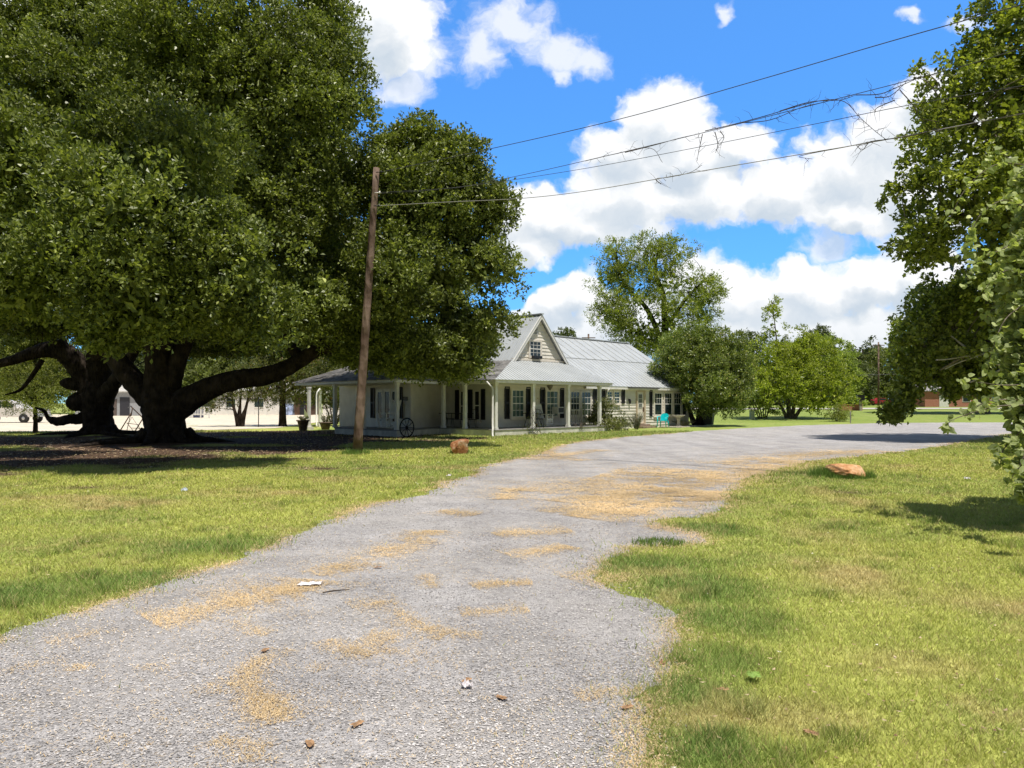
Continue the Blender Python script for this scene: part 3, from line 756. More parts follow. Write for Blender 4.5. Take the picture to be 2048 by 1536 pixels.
WF = Wall((1.9, 1.9), (21.0, 1.9))                 # long front wall
WL = Wall((1.9, 5.8), (1.9, 1.9))                  # left side wall under the porch
WB2 = Wall((-1.45, 4.56), (1.9, 5.8))              # bay, wall facing the road
WB1 = Wall((-1.45, 9.0), (-1.45, 4.56))            # bay, wall with the double doors
WB0 = Wall((-.5, 10.8), (-1.45, 9.0))              # bay, narrow slanted wall
WR = Wall((21.0, 1.9), (21.0, 12.4))
WBK = Wall((21.0, 12.4), (-.5, 12.4))
WLB = Wall((-.5, 12.4), (-.5, 10.8))
siding('front_wall', WF, -.02, 2.62)
siding('side_wall', WL, .28, 2.7)
siding('bay_wall', WB2, .28, 2.7); siding('bay_wall', WB1, .28, 2.7); siding('bay_wall', WB0, .28, 2.7); siding('bay_wall', WLB, -.02, 2.7)
siding('rear_wall', WBK, -.02, 2.62)
siding('end_wall', WR, -.02, 2.62)
siding('end_gable', WR, 2.62, 5.95, tri=(5.25, 5.25))
for w, z0 in ((WF, .0), (WL, .3), (WB1, .3)):
    for (ua, ub_) in ((w.L - .10, w.L + .045), (-.045, .08)):
        cb = MB(); cb.M = w.M; cb.box((ua, .0, z0), (ub_, .05, 2.62)); cb.build('corner_board', M_trim, house)
fr = MB(); fr.M = WF.M; fr.box((0, .042, 2.36), (WF.L - .12, .06, 2.6)); fr.build('frieze_board', M_trim, house)

def window(wall, u0, u1, z0, z1, cols=3, rows=4, casing=.10, glass=None, low_plain=False, sill=True, label=None):
    f = MB(); f.M = wall.M
    c = casing; p = .075
    f.box((u0 - c, .0, z0 - c), (u0, p, z1 + c)); f.box((u1, .0, z0 - c), (u1 + c, p, z1 + c))
    f.box((u0, .0, z1), (u1, p, z1 + c)); f.box((u0, .0, z0 - c), (u1, p, z0))
    if sill: f.box((u0 - c - .02, .0, z0 - c - .04), (u1 + c + .02, p + .05, z0 - c))
    w = f.build('window', M_trim, house)
    if label: w['label'] = label
    s = MB(); s.M = wall.M; t = .035
    zm = (z0 + z1) / 2
    s.box((u0, .03, z0), (u0 + t, .064, z1)); s.box((u1 - t, .03, z0), (u1, .064, z1))
    s.box((u0 + t, .03, z0), (u1 - t, .062, z0 + t)); s.box((u0 + t, .03, z1 - t), (u1 - t, .062, z1)); s.box((u0 + t, .03, zm - .025), (u1 - t, .066, zm + .025))
    for i in range(1, cols):
        x = u0 + (u1 - u0) * i / cols
        s.box((x - .011, .036, zm + .025), (x + .011, .056, z1 - t))
        if not low_plain: s.box((x - .011, .036, z0 + t), (x + .011, .056, zm - .025))
    for j in range(1, rows):
        if rows % 2 == 0 and j == rows // 2: continue
        if low_plain and j < rows / 2: continue
        z = z0 + (z1 - z0) * j / rows
        s.box((u0 + t, .0365, z - .011), (u1 - t, .0555, z + .011))
    s.build('sash', M_post, w)
    g = MB(); g.M = wall.M; g.box((u0 + .002, .041, z0 + .002), (u1 - .002, .045, z1 - .002)); g.build('pane', glass or M_glass, w)
    return w

def shutter(wall, u0, u1, z0, z1):
    m = MB(); m.M = wall.M; t = .05
    m.box((u0, .03, z0), (u0 + t, .085, z1)); m.box((u1 - t, .03, z0), (u1, .085, z1))
    zm = z0 + (z1 - z0) * .5
    for a, b in ((z0, z0 + .07), (zm - .04, zm + .04), (z1 - .07, z1)): m.box((u0 + t, .03, a), (u1 - t, .08, b))
    for a, b in ((z0 + .07, zm - .04), (zm + .04, z1 - .07)):
        n = max(2, int((b - a) / .045))
        for k in range(n):
            z = a + (b - a) * (k + .5) / n
            m.obox(((u0 + u1) / 2, .055, z), ((u1 - u0) / 2 - t, 0, 0), (0, .018, -.016), (0, .003, .004))
        m.box((u0 + t, .03, a), (u1 - t, .044, b))
    m.build('shutter', M_black, house)

def wpx(wall, x0, x1, y0, y1, **k):
    u0, u1 = wall.u(x0), wall.u(x1); um = (u0 + u1) / 2
    return window(wall, u0, u1, wall.z(um, y1), wall.z(um, y0), **k)
def spx(wall, x0, x1, y0, y1):
    u0, u1 = wall.u(x0), wall.u(x1); um = (u0 + u1) / 2
    shutter(wall, u0, u1, wall.z(um, y1), wall.z(um, y0))
# front wall, porch part
wpx(WF, 1023, 1046, 780, 834, glass=M_curt); spx(WF, 1008, 1017.5, 773, 838); spx(WF, 1051, 1060, 774, 838)
wpx(WF, 1092, 1114, 782, 833, glass=M_curt); spx(WF, 1079, 1088, 775, 836); spx(WF, 1119, 1126.5, 776, 836)
wpx(WF, 1140, 1157.5, 783, 831, casing=.08); wpx(WF, 1162, 1180, 783.5, 831, casing=.08)
spx(WF, 1185, 1192, 778, 833); 
wpx(WF, 1213, 1222.5, 783, 806.5, casing=.07, cols=2); wpx(WF, 1227, 1237.5, 783.5, 807, casing=.07, cols=2)
spx(WF, 1203, 1208.5, 778, 808); spx(WF, 1242, 1248, 779, 807)
for a, b in ((1308, 1322), (1328, 1342), (1346.5, 1360)): wpx(WF, a, b, 786, 830, casing=.10, cols=3, low_plain=True)
spx(WF, 1298, 1303, 780, 833); spx(WF, 1365, 1370, 781, 832)
# half-glazed side door with a deep jamb
def side_door():
    u0, u1 = WF.u(1273), WF.u(1286); z0, z1 = .32, 2.30
    d = MB(); d.M = WF.M; d.box((u0, .0, z0), (u1, .045, z1)); 
    for a, b in ((z0 + .12, z0 + .75),):
        d.box((u0 + .1, .045, a), (u1 - .1, .058, b))
    dd = d.build('door', M_trim, house); dd['label'] = 'cream side door with a nine light upper window'
    g = MB(); g.M = WF.M; ga, gb, gz0, gz1 = u0 + .16, u1 - .18, WF.z(u0, 816), WF.z(u0, 788)
    g.box((ga, .046, gz0), (gb, .052, gz1)); g.build('pane', M_glass, dd)
    s = MB(); s.M = WF.M
    for i in range(4):
        x = ga + (gb - ga) * i / 3; s.box((x - .012, .050, gz0), (x + .012, .064, gz1))
        z = gz0 + (gz1 - gz0) * i / 3; s.box((ga, .0505, z - .012), (gb, .0635, z + .012))
    s.build('glazing_bar', M_post, dd)
    h = MB(); h.M = WF.M; h.box((u1 - .11, .046, 1.02), (u1 - .05, .075, 1.34)); h.tube([(u1 - .08, .07, 1.08), (u1 - .08, .13, 1.12), (u1 - .08, .13, 1.24), (u1 - .08, .07, 1.29)], .014); h.build('handle', mat('dark_brass', (.12, .06, .03), .4, metal=.6), dd)
    j = MB(); j.M = WF.M
    j.box((u0 - .11, 0, z0 - .05), (u0, .10, z1 + .1)); j.box((u1, 0, z0 - .05), (u1 + .15, .12, z1 + .1)); j.box((u0, 0, z1), (u1, .10, z1 + .1)); j.box((u0, 0, z0 - .05), (u1, .14, z0))
    j.build('door_frame', mat('tan_door_frame', (.56, .45, .33), .6, var=.08), house)
side_door()
# left wall: glazed double doors between shutters
spx(WL, 912, 919.5, 780, 838); spx(WL, 938, 946, 779, 837); spx(WL, 964, 971.5, 778, 839.5)
wpx(WL, 922.5, 934, 782, 842, casing=.08, cols=1, rows=2, glass=M_dkglass); wpx(WL, 950.5, 960.5, 782, 840, casing=.08, cols=1, rows=2, glass=M_dkglass)
# bay
spx(WB1, 743, 750.5, 775, 836); spx(WB1, 799.5, 806.5, 774, 837)
def french_door(wall, x0, x1, y0, y1):
    u0, u1 = wall.u(x0), wall.u(x1); um = (u0 + u1) / 2; z0, z1 = .34, wall.z(um, y0)
    d = MB(); d.M = wall.M; t = .11
    d.box((u0, .03, z0), (u0 + t, .08, z1)); d.box((u1 - t, .03, z0), (u1, .08, z1)); d.box((u0 + t, .03, z0), (u1 - t, .08, z0 + .3)); d.box((u0 + t, .03, z1 - .14), (u1 - t, .08, z1))
    o = d.build('french_door', M_post, house)
    g = MB(); g.M = wall.M; g.box((u0 + t, .034, z0 + .3), (u1 - t, .052, z1 - .14)); g.build('pane', M_dkglass, o)
    h = MB(); h.M = wall.M; h.tube([(u1 - .06, .08, 1.25), (u1 - .06, .14, 1.25), (u1 - .14, .14, 1.25)], .014); h.build('handle', M_iron, o)
french_door(WB1, 755, 768, 779, 850); french_door(WB1, 769, 783, 778, 851); french_door(WB1, 784, 797, 778, 851)
spx(WB0, 698.5, 703.5, 780, 832)
pq = MB(); pq.M = WB1.M; a, b = WB1.u(806.5), WB1.u(818)
pq.box((a + .02, .03, 1.72), (b - .05, .06, 1.92), bev=0); pq.build('name_plaque', mat('grey_plaque', (.16, .16, .15), .6, var=.3, vscale=20), house)

# porch slab, ceiling and posts
mb = MB(); mb.prism(DECK, -.05, .28); dk = mb.build('porch_slab', [M_skirt], house)
inner = [(9.02, -.03), (-.03, -.03), (-.03, 4.0), (-3.6, 2.96), (-3.6, 8.22), (-2.62, 9.64), (.02, 9.64), (1.88, 9.64), (1.88, 1.88), (9.02, 1.88)]
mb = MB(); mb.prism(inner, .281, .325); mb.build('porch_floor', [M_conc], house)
mb = MB(); mb.prism([(9.1, -.12), (-.12, -.12), (-.12, 3.9), (-3.7, 2.86), (-3.7, 8.3), (-3.3, 12.0), (1.9, 12.0), (1.9, 1.89), (9.1, 1.89)], 2.56, 2.60); mb.build('porch_ceiling', [M_ceil], house)
PW = .085
def post(s, o, z0=.325, z1=2.56, w=PW):
    m = MB(); m.box((s - w, o - w, z0), (s + w, o + w, z1), bev=.012); m.box((s - w - .02, o - w - .02, z0), (s + w + .02, o + w + .02, z0 + .10)); m.box((s - w - .02, o - w - .02, z1 - .10), (s + w + .02, o + w + .02, z1))
    return m.build('porch_post', M_post, house)
def s_at(px, o):
    k = (px - 1024) / F; P = HOUSE_A + HN * o
    return (k * P.y - P.x) / (HD.x - k * HD.y)
def o_at(px, s):
    k = (px - 1024) / F; P = HOUSE_A + HD * s
    return (k * P.y - P.x) / (HN.x - k * HN.y)
for px in (991, 1066, 1136, 1199): post(s_at(px, .12), .12)
post(.12, o_at(930, .12)); post(.1, 3.85); post(-3.38, 3.2); post(-3.4, o_at(727, -3.4)); post(-3.4, o_at(670, -3.4))
# posts of the far corner stand on concrete footings on the ground
for (px, Y) in ((618, 44.0), (640, 49.5)):
    k = at(px, 860, Y) - HOUSE_A; s_, o_ = k.dot(HD), k.dot(HN)
    f = MB(); f.box((s_ - .2, o_ - .2, -.05), (s_ + .2, o_ + .2, .18)); f.build('post_footing', M_skirt, house)
    post(s_, o_, .18, 2.56)
# roofs -------------------------------------------------------------
def roof_face(mb, pts, spacing=.3, rib=.022, th=.03, along=None, ribw=.03):
    """a planar sheet with raised seams running up the slope"""
    P = [Vector(p) for p in pts]
    nrm = (P[1] - P[0]).cross(P[2] - P[0]).normalized()
    if nrm.z < 0: P.reverse(); nrm = -nrm
    c = P[0]
    v = (Vector((0, 0, 1)) - nrm * nrm.z).normalized(); u = v.cross(nrm)
    Q = [((p - c).dot(u), (p - c).dot(v)) for p in P]
    n = len(P)
    mb.add(P + [p - nrm * th for p in P], [tuple(range(n)), tuple(range(2 * n - 1, n - 1, -1))] + [(i, n + i, n + (i + 1) % n, (i + 1) % n) for i in range(n)])
    us = [q[0] for q in Q]; x = math.ceil(min(us) / spacing) * spacing + .001
    while x < max(us):
        hit = []
        for i in range(n):
            a, b = Q[i], Q[(i + 1) % n]
            if (a[0] > x) != (b[0] > x): hit.append(a[1] + (b[1] - a[1]) * (x - a[0]) / (b[0] - a[0]))
        hit.sort()
        for a, b in zip(hit[::2], hit[1::2]):
            if b - a > .05:
                mid = c + u * x + v * (a + b) / 2 + nrm * rib / 2
                mb.obox(mid, u * ribw / 2, v * (b - a) / 2, nrm * rib / 2)
        x += spacing
ze = 2.72; zi = 3.90; E = .32
mb = MB()
roof_face(mb, [(9.15, -E, ze), (7.35, 1.9, zi), (3.2, 1.9, zi), (-E, -E, ze)], .23)
roof_face(mb, [(9.15, -E, ze), (9.15, 1.9, ze + .55), (7.35, 1.9, zi)], .23)
mb.build('porch_roof', M_metal, house)
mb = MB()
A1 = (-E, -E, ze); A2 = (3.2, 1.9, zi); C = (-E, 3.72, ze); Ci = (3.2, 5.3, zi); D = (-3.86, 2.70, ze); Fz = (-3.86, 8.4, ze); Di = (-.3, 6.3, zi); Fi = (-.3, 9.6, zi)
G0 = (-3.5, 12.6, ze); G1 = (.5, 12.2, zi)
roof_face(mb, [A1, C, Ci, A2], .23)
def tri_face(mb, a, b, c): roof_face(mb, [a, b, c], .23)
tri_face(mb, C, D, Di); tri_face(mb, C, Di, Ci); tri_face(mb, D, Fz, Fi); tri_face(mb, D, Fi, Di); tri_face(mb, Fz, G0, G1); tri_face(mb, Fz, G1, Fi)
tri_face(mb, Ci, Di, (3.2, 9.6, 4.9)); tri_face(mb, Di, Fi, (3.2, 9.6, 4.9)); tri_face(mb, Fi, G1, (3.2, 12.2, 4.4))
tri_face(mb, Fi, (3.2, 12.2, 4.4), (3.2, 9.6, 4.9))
mb.build('side_porch_roof', M_shadedmetal, house)
# fascia round the porch eaves
fa = MB()
ring = [(9.12, -.22), (-.22, -.22), (-.22, 3.82), (-3.77, 2.80), (-3.77, 8.36), (-3.42, 12.4)]
for a, b in zip(ring[:-1], ring[1:]):
    fa.bar((*a, 2.65), (*b, 2.65), .035, .15)
fa.build('fascia', M_post, house)
# gable-fronted main roof
RZ = 6.42; RS = 5.25; g0, g1 = 3.05, 7.48; zb = 3.82
mb = MB()
roof_face(mb, [(g0 - .08, 1.62, zb - .07), (RS, 1.62, RZ), (RS, 10.4, RZ), (g0 - .08, 10.4, zb - .07)], .3)
roof_face(mb, [(g1 + .08, 1.62, zb - .07), (RS, 1.62, RZ), (RS, 10.4, RZ), (g1 + .08, 10.4, zb - .07)], .3)
mb.bar((RS, 1.6, RZ + .03), (RS, 10.4, RZ + .03), .24, .05)
mb.build('main_roof', M_metal, house)
WG = Wall((3.2, 1.9), (7.3, 1.9))
siding('gable_wall', WG, zi - .02, 6.28, tri=(2.05, 2.05))
rk = MB()
for a in (g0 - .06, g1 + .06):
    rk.bar((a, 1.66, zb - .12), (RS, 1.66, RZ - .10), .05, .17)
rk.build('rake_board', M_post, house)
gb = MB(); gb.box((3.1, 1.80, zi - .03), (7.4, 1.87, zi + .07)); gb.build('gable_base_board', M_trim, house)
w = wpx(WG, 1058.5, 1080, 683, 713, casing=.10, cols=3, rows=4, sill=False, label='small paned attic window in the front gable')
v = MB(); v.M = WG.M; u_ = WG.u(1069); 
v.box((u_ - .2, .03, 5.30), (u_ + .2, .07, 5.74)); v.build('gable_vent', M_post, house)
v = MB(); v.M = WG.M
for k in range(5): v.obox((u_, .085, 5.36 + .08 * k), (.16, 0, 0), (0, .02, -.02), (0, .004, .004))
v.build('vent_louvre', mat('louvre_grey', (.3, .3, .29), .7), house)
bx = MB(); bx.M = WG.M; bx.prism([(u_ - .32, .05), (u_ + .36, .05), (u_ + .36, .26), (u_ - .32, .26)], WG.z(u_, 717.5), WG.z(u_, 712)); bx.build('window_box', M_black, house)
# long wing roof
mb = MB(); zw = 2.62; wr = 6.05
roof_face(mb, [(5.4, 1.66, zw), (21.35, 1.66, zw), (21.35, 4.6, zw + (wr - zw) * 2.94 / 5.49), (5.4, 4.6, zw + (wr - zw) * 2.94 / 5.49)], .42, rib=.02)
zk = zw + (wr - zw) * 2.94 / 5.49
roof_face(mb, [(5.4, 4.52, zk - .005), (21.35, 4.52, zk - .005), (21.35, 7.15, wr + .02), (5.4, 7.15, wr + .02)], .84, rib=.028)
roof_face(mb, [(5.4, 12.9, zw), (21.35, 12.9, zw), (21.35, 7.15, wr + .02), (5.4, 7.15, wr + .02)], .42)
mb.bar((5.4, 7.15, wr + .04), (21.35, 7.15, wr + .04), .3, .06)
mb.build('wing_roof', M_metal, house)
f = MB(); f.bar((9.2, 1.70, 2.52), (21.3, 1.70, 2.52), .04, .16); f.bar((21.3, 1.70, 2.54), (21.3, 7.15, 5.95), .05, .18); f.bar((21.3, 12.86, 2.54), (21.3, 7.15, 5.95), .05, .18); f.build('fascia', M_post, house)
f = MB(); f.box((9.2, 1.72, 2.45), (21.25, 1.85, 2.48)); f.build('soffit', M_trim, house)
g = MB(); g.bar((s_at(1258, 1.6), 1.60, 2.57), (s_at(1318, 1.6), 1.60, 2.57), .12, .10); g.build('gutter', mat('dark_gutter', (.10, .10, .10), .5), house)
# core that keeps daylight from shining through the roof void
c = MB(); c.box((2.0, 2.0, .0), (20.9, 12.3, 2.5)); c.prism([(-1.35, 4.7), (1.9, 5.9), (1.9, 10.8), (-.4, 10.7), (-1.35, 8.95)], .0, 2.5); c.build('interior', M_black, house)
# downspout at the porch corner, gutter bend included
d = MB(); d.tube([(-.30, .25, 2.62), (-.30, .12, 2.50), (-.24, -.02, 2.36), (-.2, -.02, 2.2), (-.2, -.02, .55), (-.26, -.1, .40), (-.34, -.16, .25), (-.34, -.16, .10), (-.5, -.35, .03)], .05, n=8); d.build('downspout', M_post, house)
k = at(633, 850, 48.5) - HOUSE_A; s_, o_ = k.dot(HD), k.dot(HN)
d = MB(); d.tube([(s_ + .25, o_, 2.55), (s_ + .05, o_, 2.3), (s_, o_, 2.1), (s_, o_, .2), (s_ - .1, o_ - .2, .08)], .05, n=8); d.build('downspout', M_post, house)
d = MB(); us = WF.u(1211); d.M = WF.M; d.tube([(us, .3, 2.45), (us, .1, 2.25), (us, .09, 1.1), (us, .09, .1)], .045); d.build('downspout', M_post, house)
# chimney
b = MB(); b.box((2.6, 6.3, 3.5), (3.3, 7.0, 5.5)); b.box((2.54, 6.24, 5.5), (3.36, 7.06, 5.62)); b.build('chimney', M_brick, house)
# lamp under the porch ceiling and sconce by the side door
d = MB(); s_ = s_at(1100, .8); d.lathe([(.16, 2.56), (.17, 2.50), (.13, 2.42), (.06, 2.33), (.02, 2.27)], c=(s_, .8, 0), n=14); d.build('ceiling_lamp', mat('lamp_glass_dark', (.13, .11, .09), .3), house)
d = MB(); d.M = WF.M; u_ = WF.u(1257); d.box((u_ - .05, .03, 1.75), (u_ + .05, .1, 1.85)); d.lathe([(.05, 1.55), (.07, 1.6), (.06, 1.8), (.02, 1.86)], c=(u_, .12, 0), n=8); d.build('wall_lamp', M_iron, house)
# wooden back steps
for i, (a, b_, z) in enumerate(((.3, 0, .24), (.75, .1, .12))):
    st = MB(); ua = WF.u(1273) - .1; st.M = WF.M
    st.box((ua - .15 * i, .02 + .3 * i, z - .14), (ua + 1.15 + .25 * i, .34 + .34 * i, z)); 
    st.build('door_step', mat('weathered_step', (.30, .22, .16), .8, var=.2, vscale=8), house)
# slab edge and stones along the wing
sb = MB(); sb.box((WF.u(1310) + 1.9, .3, -.02), (21.6, 1.6, .06)); sb.build('stone_apron', mat('apron_stone', (.52, .47, .40), .9, var=.25, vscale=4), house)

# ================================================================ things on and round the porch
def place(o, s, oo, z=0, rz=0):
    o.location = hp(s, oo, z); o.rotation_euler = (0, 0, HANG + rz); return o
M_rock_w = mat('rocker_paint', (.66, .65, .61), .55, var=.1, vscale=6)
def rocking_chair(label, m=M_rock_w):
    r = empty('rocking_chair', (0, 0, 0), 0, label, 'chair', 'white rocking chairs on the porch')
    # the chair faces -y
    b = MB()
    for i in range(6): b.box((-.27, -.25 + i * .085, .43), (.27, -.18 + i * .085, .455))
    b.box((-.29, -.28, .38), (.29, -.25, .43)); b.build('seat', m, r)
    b = MB(); tilt = .30
    for i in range(7):
        x = -.21 + i * .07; b.obox((x, .26 + tilt * .36, .80), (.026, 0, 0), (0, .009, 0), (0, tilt * .36, .36))
    for z, hh in ((.50, .04), (1.14, .06)): b.obox((0, .26 + tilt * (z - .44), z), (.26, 0, 0), (0, .016, 0), (0, tilt * hh, hh))
    b.build('backrest', m, r)
    for sx in (-1, 1):
        l = MB(); l.bar((sx * .28, .22, .08), (sx * .28, .50, 1.24), .045); l.build('back_post', m, r)
        l = MB(); l.bar((sx * .28, -.26, .08), (sx * .28, -.26, .66), .045); l.build('front_leg', m, r)
        l = MB(); l.box((sx * .28 - .05, -.34, .655), (sx * .28 + .05, .36, .685)); l.build('arm', m, r)
        l = MB(); l.tube([(sx * .28, -.46, .09), (sx * .28, -.28, .045), (sx * .28, 0, .025), (sx * .28, .28, .05), (sx * .28, .5, .11)], .024, n=6); l.build('rocker', m, r)
    b = MB()
    for z in (.18, .28, .34): b.bar((-.28, -.262, z), (.28, -.262, z), .03)
    b.build('stretcher', m, r)
    return r
rc = rocking_chair('white rocking chair in the open sun side of porch, before the window air conditioner'); place(rc, s_at(1091, .95), .95, .325, .15)
rc2 = copy_tree(rc); rc2['label'] = 'white rocking chair in deep shade before the bay double doors'; k = at(783, 850, 37.3) - HOUSE_A; place(rc2, -2.5, o_at(775, -2.5), .325, radians(-92)); rc2.scale = (1.15, 1.15, 1.15)

def patio_table(label, L, W):
    r = empty('patio_table', (0, 0, 0), 0, label, 'table', 'black iron porch tables')
    b = MB(); b.box((-L / 2, -W / 2, .72), (L / 2, W / 2, .75), bev=.05); b.build('tabletop', M_iron, r)
    for sx in (-1, 1):
        for sy in (-1, 1):
            l = MB(); l.tube([(sx * L * .32, sy * W * .3, .72), (sx * L * .30, sy * W * .26, .4), (sx * L * .38, sy * W * .36, .02)], .016, n=6); l.build('leg', M_iron, r)
    b = MB(); b.bar((-L * .3, 0, .42), (L * .3, 0, .42), .02); b.build('brace', M_iron, r)
    return r
def patio_chair(label):
    r = empty('patio_chair', (0, 0, 0), 0, label, 'chair', 'black iron porch chairs')
    b = MB(); b.lathe([(.22, .42), (.23, .44), (.22, .46)], n=16); b.build('seat', M_iron, r)
    b = MB(); b.tube([(-.2, .18, .44), (-.22, .24, .75), (-.12, .27, .92), (0, .28, .95), (.12, .27, .92), (.22, .24, .75), (.2, .18, .44)], .012, n=6)
    for x in (-.1, 0, .1): b.bar((x, .2, .45), (x, .27, .92), .012)
    b.build('backrest', M_iron, r)
    for sx in (-1, 1):
        for sy in (-1, 1):
            l = MB(); l.bar((sx * .15, sy * .15, .43), (sx * .2, sy * .2, 0), .02); l.build('leg', M_iron, r)
    return r
t1 = patio_table('long black iron table in the shaded corner of the side porch', 1.9, .8); place(t1, 1.0, 3.9, .325, pi / 2)
t2 = patio_table('small round edged black table behind the vine covered porch post', 1.1, .7); place(t2, s_at(1066, 1.1), 1.1, .325, 0)
c1 = patio_chair('black iron chair at the long table in porch shade, nearest the downspout corner'); place(c1, .9, o_at(945, .9), .325, 2.6)
c2 = patio_chair('black iron chair tucked behind the long table near the bay'); place(c2, 1.0, o_at(900, 1.0), .325, 1.0)
c3 = patio_chair('black iron chair between the vine covered post and white rocker'); place(c3, s_at(1078, .9), .9, .325, -.6)
# window air conditioner
ac = empty('air_conditioner', hp(s_at(1111, 1.8), 1.62, 1.02), HANG, 'small white window air conditioner poking out above the rocking chair', 'air conditioner')
b = MB(); b.box((-.26, -.22, 0), (.26, .24, .36), bev=.02); b.build('casing', M_post, ac)
b = MB(); b.box((-.21, -.235, .05), (.21, -.221, .31)); b.build('grille', mat('ac_grille', (.06, .06, .065), .6), ac)
# wheel leaning on the porch edge
wh = empty('wagon_wheel', Vector((at(814, 872, 34.3).x, 34.15, 0)), 0, 'black iron spoked wheel leaning on the porch edge beside a post', 'wheel')
mw = MB()
R_ = .43; Cz = .46
def wp(a, r): return (r * cos(a) * .78 + 0, r * cos(a) * -.25 + (r * sin(a) + .43) * .22, Cz + r * sin(a))
mw.tube([wp(2 * pi * k / 28, R_) for k in range(29)], .032, n=6, cap=False); mw.build('rim', M_iron, wh)
for k in range(10):
    s = MB(); a = 2 * pi * k / 10; s.tube([wp(a, .05), wp(a, R_)], .016, n=5); s.build('spoke', M_iron, wh)
s = MB(); s.tube([tuple(np.array(wp(0, 0)) + np.array((.02, -.09, 0))), tuple(np.array(wp(0, 0)) + np.array((-.02, .09, 0)))], .07, n=10); s.build('hub', M_iron, wh)
# grey wooden gate leaning by the porch end
M_greywood = mat('grey_wood', (.33, .31, .28), .85, var=.25, vscale=12, stretch=(1, 1, .2))
gt = empty('wooden_gate', hp(s_at(1149, .55), .55, .325), HANG, 'weathered grey slatted baby gate standing on the porch edge', 'gate')
b = MB(); b.box((-.62, -.03, .86), (.62, .03, .93)); b.box((-.62, -.03, .14), (.62, .03, .20)); b.box((-.66, -.035, 0), (-.58, .035, .98)); b.box((.58, -.035, 0), (.66, .035, .98)); b.build('frame', M_greywood, gt)
b = MB()
for k in range(7): b.box((-.5 + k * .165 - .025, -.012, .2), (-.5 + k * .165 + .025, .012, .86))
b.build('slats', M_greywood, gt)
# turquoise plastic armchair
M_turq = mat('turquoise_plastic', (.0, .50, .55), .35, var=.04)
ch = empty('plastic_armchair', hp(s_at(1326, .9), .9, .055), HANG + radians(-78), 'turquoise plastic garden armchair outside the triple window', 'chair')
b = MB(); 
b.add([(-.25, -.25, .42), (.25, -.25, .42), (.22, .22, .39), (-.22, .22, .39), (-.25, -.25, .40), (.25, -.25, .40), (.22, .22, .37), (-.22, .22, .37)], [(0, 1, 2, 3), (7, 6, 5, 4), (0, 4, 5, 1), (1, 5, 6, 2), (2, 6, 7, 3), (3, 7, 4, 0)]); b.build('seat', M_turq, ch)
b = MB(); vs = []; nb = 11
for i in range(nb):
    a = -1.15 + 2.3 * i / (nb - 1); x = .25 * sin(a) / sin(1.15); y = .24 - .10 * (1 - cos(a)) ; hgt = .88 - .13 * (abs(a) / 1.15) ** 2.2
    vs.append((x, y, .38, x * 1.04, y + .14, hgt))
V = []
for t in (0, .018):
    for q in vs: V += [(q[0], q[1] + t, q[2]), (q[3], q[4] + t, q[5])]
fs = []
for i in range(nb - 1):
    if i % 2 == 1 and 0 < i < nb - 2:
        pass
    fs += [(2 * i, 2 * i + 2, 2 * i + 3, 2 * i + 1)]
    o_ = 2 * nb; fs += [(o_ + 2 * i + 1, o_ + 2 * i + 3, o_ + 2 * i + 2, o_ + 2 * i), (2 * i + 1, 2 * i + 3, o_ + 2 * i + 3, o_ + 2 * i + 1)]
fs += [(0, 1, 2 * nb + 1, 2 * nb), (2 * nb - 2, 4 * nb - 2, 4 * nb - 1, 2 * nb - 1)]
b.add(V, fs); b.build('backrest', M_turq, ch)
for sx in (-1, 1):
    l = MB(); l.tube([(sx * .27, .26, .66), (sx * .31, .05, .66), (sx * .31, -.18, .645), (sx * .29, -.25, .60)], [.028, .036, .036, .03], n=8); l.build('arm', M_turq, ch)
    l = MB(); l.tube([(sx * .29, -.25, .62), (sx * .27, -.26, .4), (sx * .30, -.28, 0)], [.032, .04, .028], n=6); l.build('front_leg', M_turq, ch)
    l = MB(); l.tube([(sx * .24, .2, .40), (sx * .28, .34, 0)], [.04, .028], n=6); l.build('rear_leg', M_turq, ch)
# birdbath
bb = empty('birdbath', hp(s_at(1357, .85), .85, .05), 0, 'stone birdbath with scalloped bowl beside the turquoise chair', 'birdbath')
M_stone2 = mat('cast_stone', (.50, .46, .40), .85, var=.18, vscale=12, bump=.2)
b = MB(); b.lathe([(.20, 0), (.2, .05), (.12, .1), (.085, .3), (.10, .46), (.16, .58)], n=14); b.build('pedestal', M_stone2, bb)
b = MB(); b.lathe([(.14, .58), (.30, .66), (.42, .72), (.44, .76), (.40, .755), (.2, .70), (.02, .69)], n=40, wob=lambda a, j: 1 + (.05 * cos(a * 12) if 2 <= j <= 4 else 0)); b.build('bowl', M_stone2, bb)
# wheeled bin
wb = empty('wheelie_bin', hp(21.75, .72, .04), HANG + .25, 'dark grey wheeled rubbish bin with white stencil at the house corner', 'bin')
M_bin = mat('bin_plastic', (.030, .034, .033), .5, var=.1)
b = MB(); z0, z1 = .06, 1.02
b.add([(-.26, -.28, z0), (.26, -.28, z0), (.26, .26, z0), (-.26, .26, z0), (-.33, -.38, z1), (.33, -.38, z1), (.33, .36, z1), (-.33, .36, z1)], [(3, 2, 1, 0), (4, 5, 6, 7), (0, 1, 5, 4), (1, 2, 6, 5), (2, 3, 7, 6), (3, 0, 4, 7)])
b.box((-.36, -.41, z1 - .06), (.36, .39, z1 - .01)); b.build('body', M_bin, wb)
b = MB(); b.add([(-.37, -.44, 1.02), (.37, -.44, 1.02), (.37, .40, 1.08), (-.37, .40, 1.08), (-.34, -.38, 1.07), (.34, -.38, 1.07), (.33, .34, 1.15), (-.33, .34, 1.15)], [(3, 2, 1, 0), (4, 5, 6, 7), (0, 1, 5, 4), (1, 2, 6, 5), (2, 3, 7, 6), (3, 0, 4, 7)]); b.build('lid', M_bin, wb)
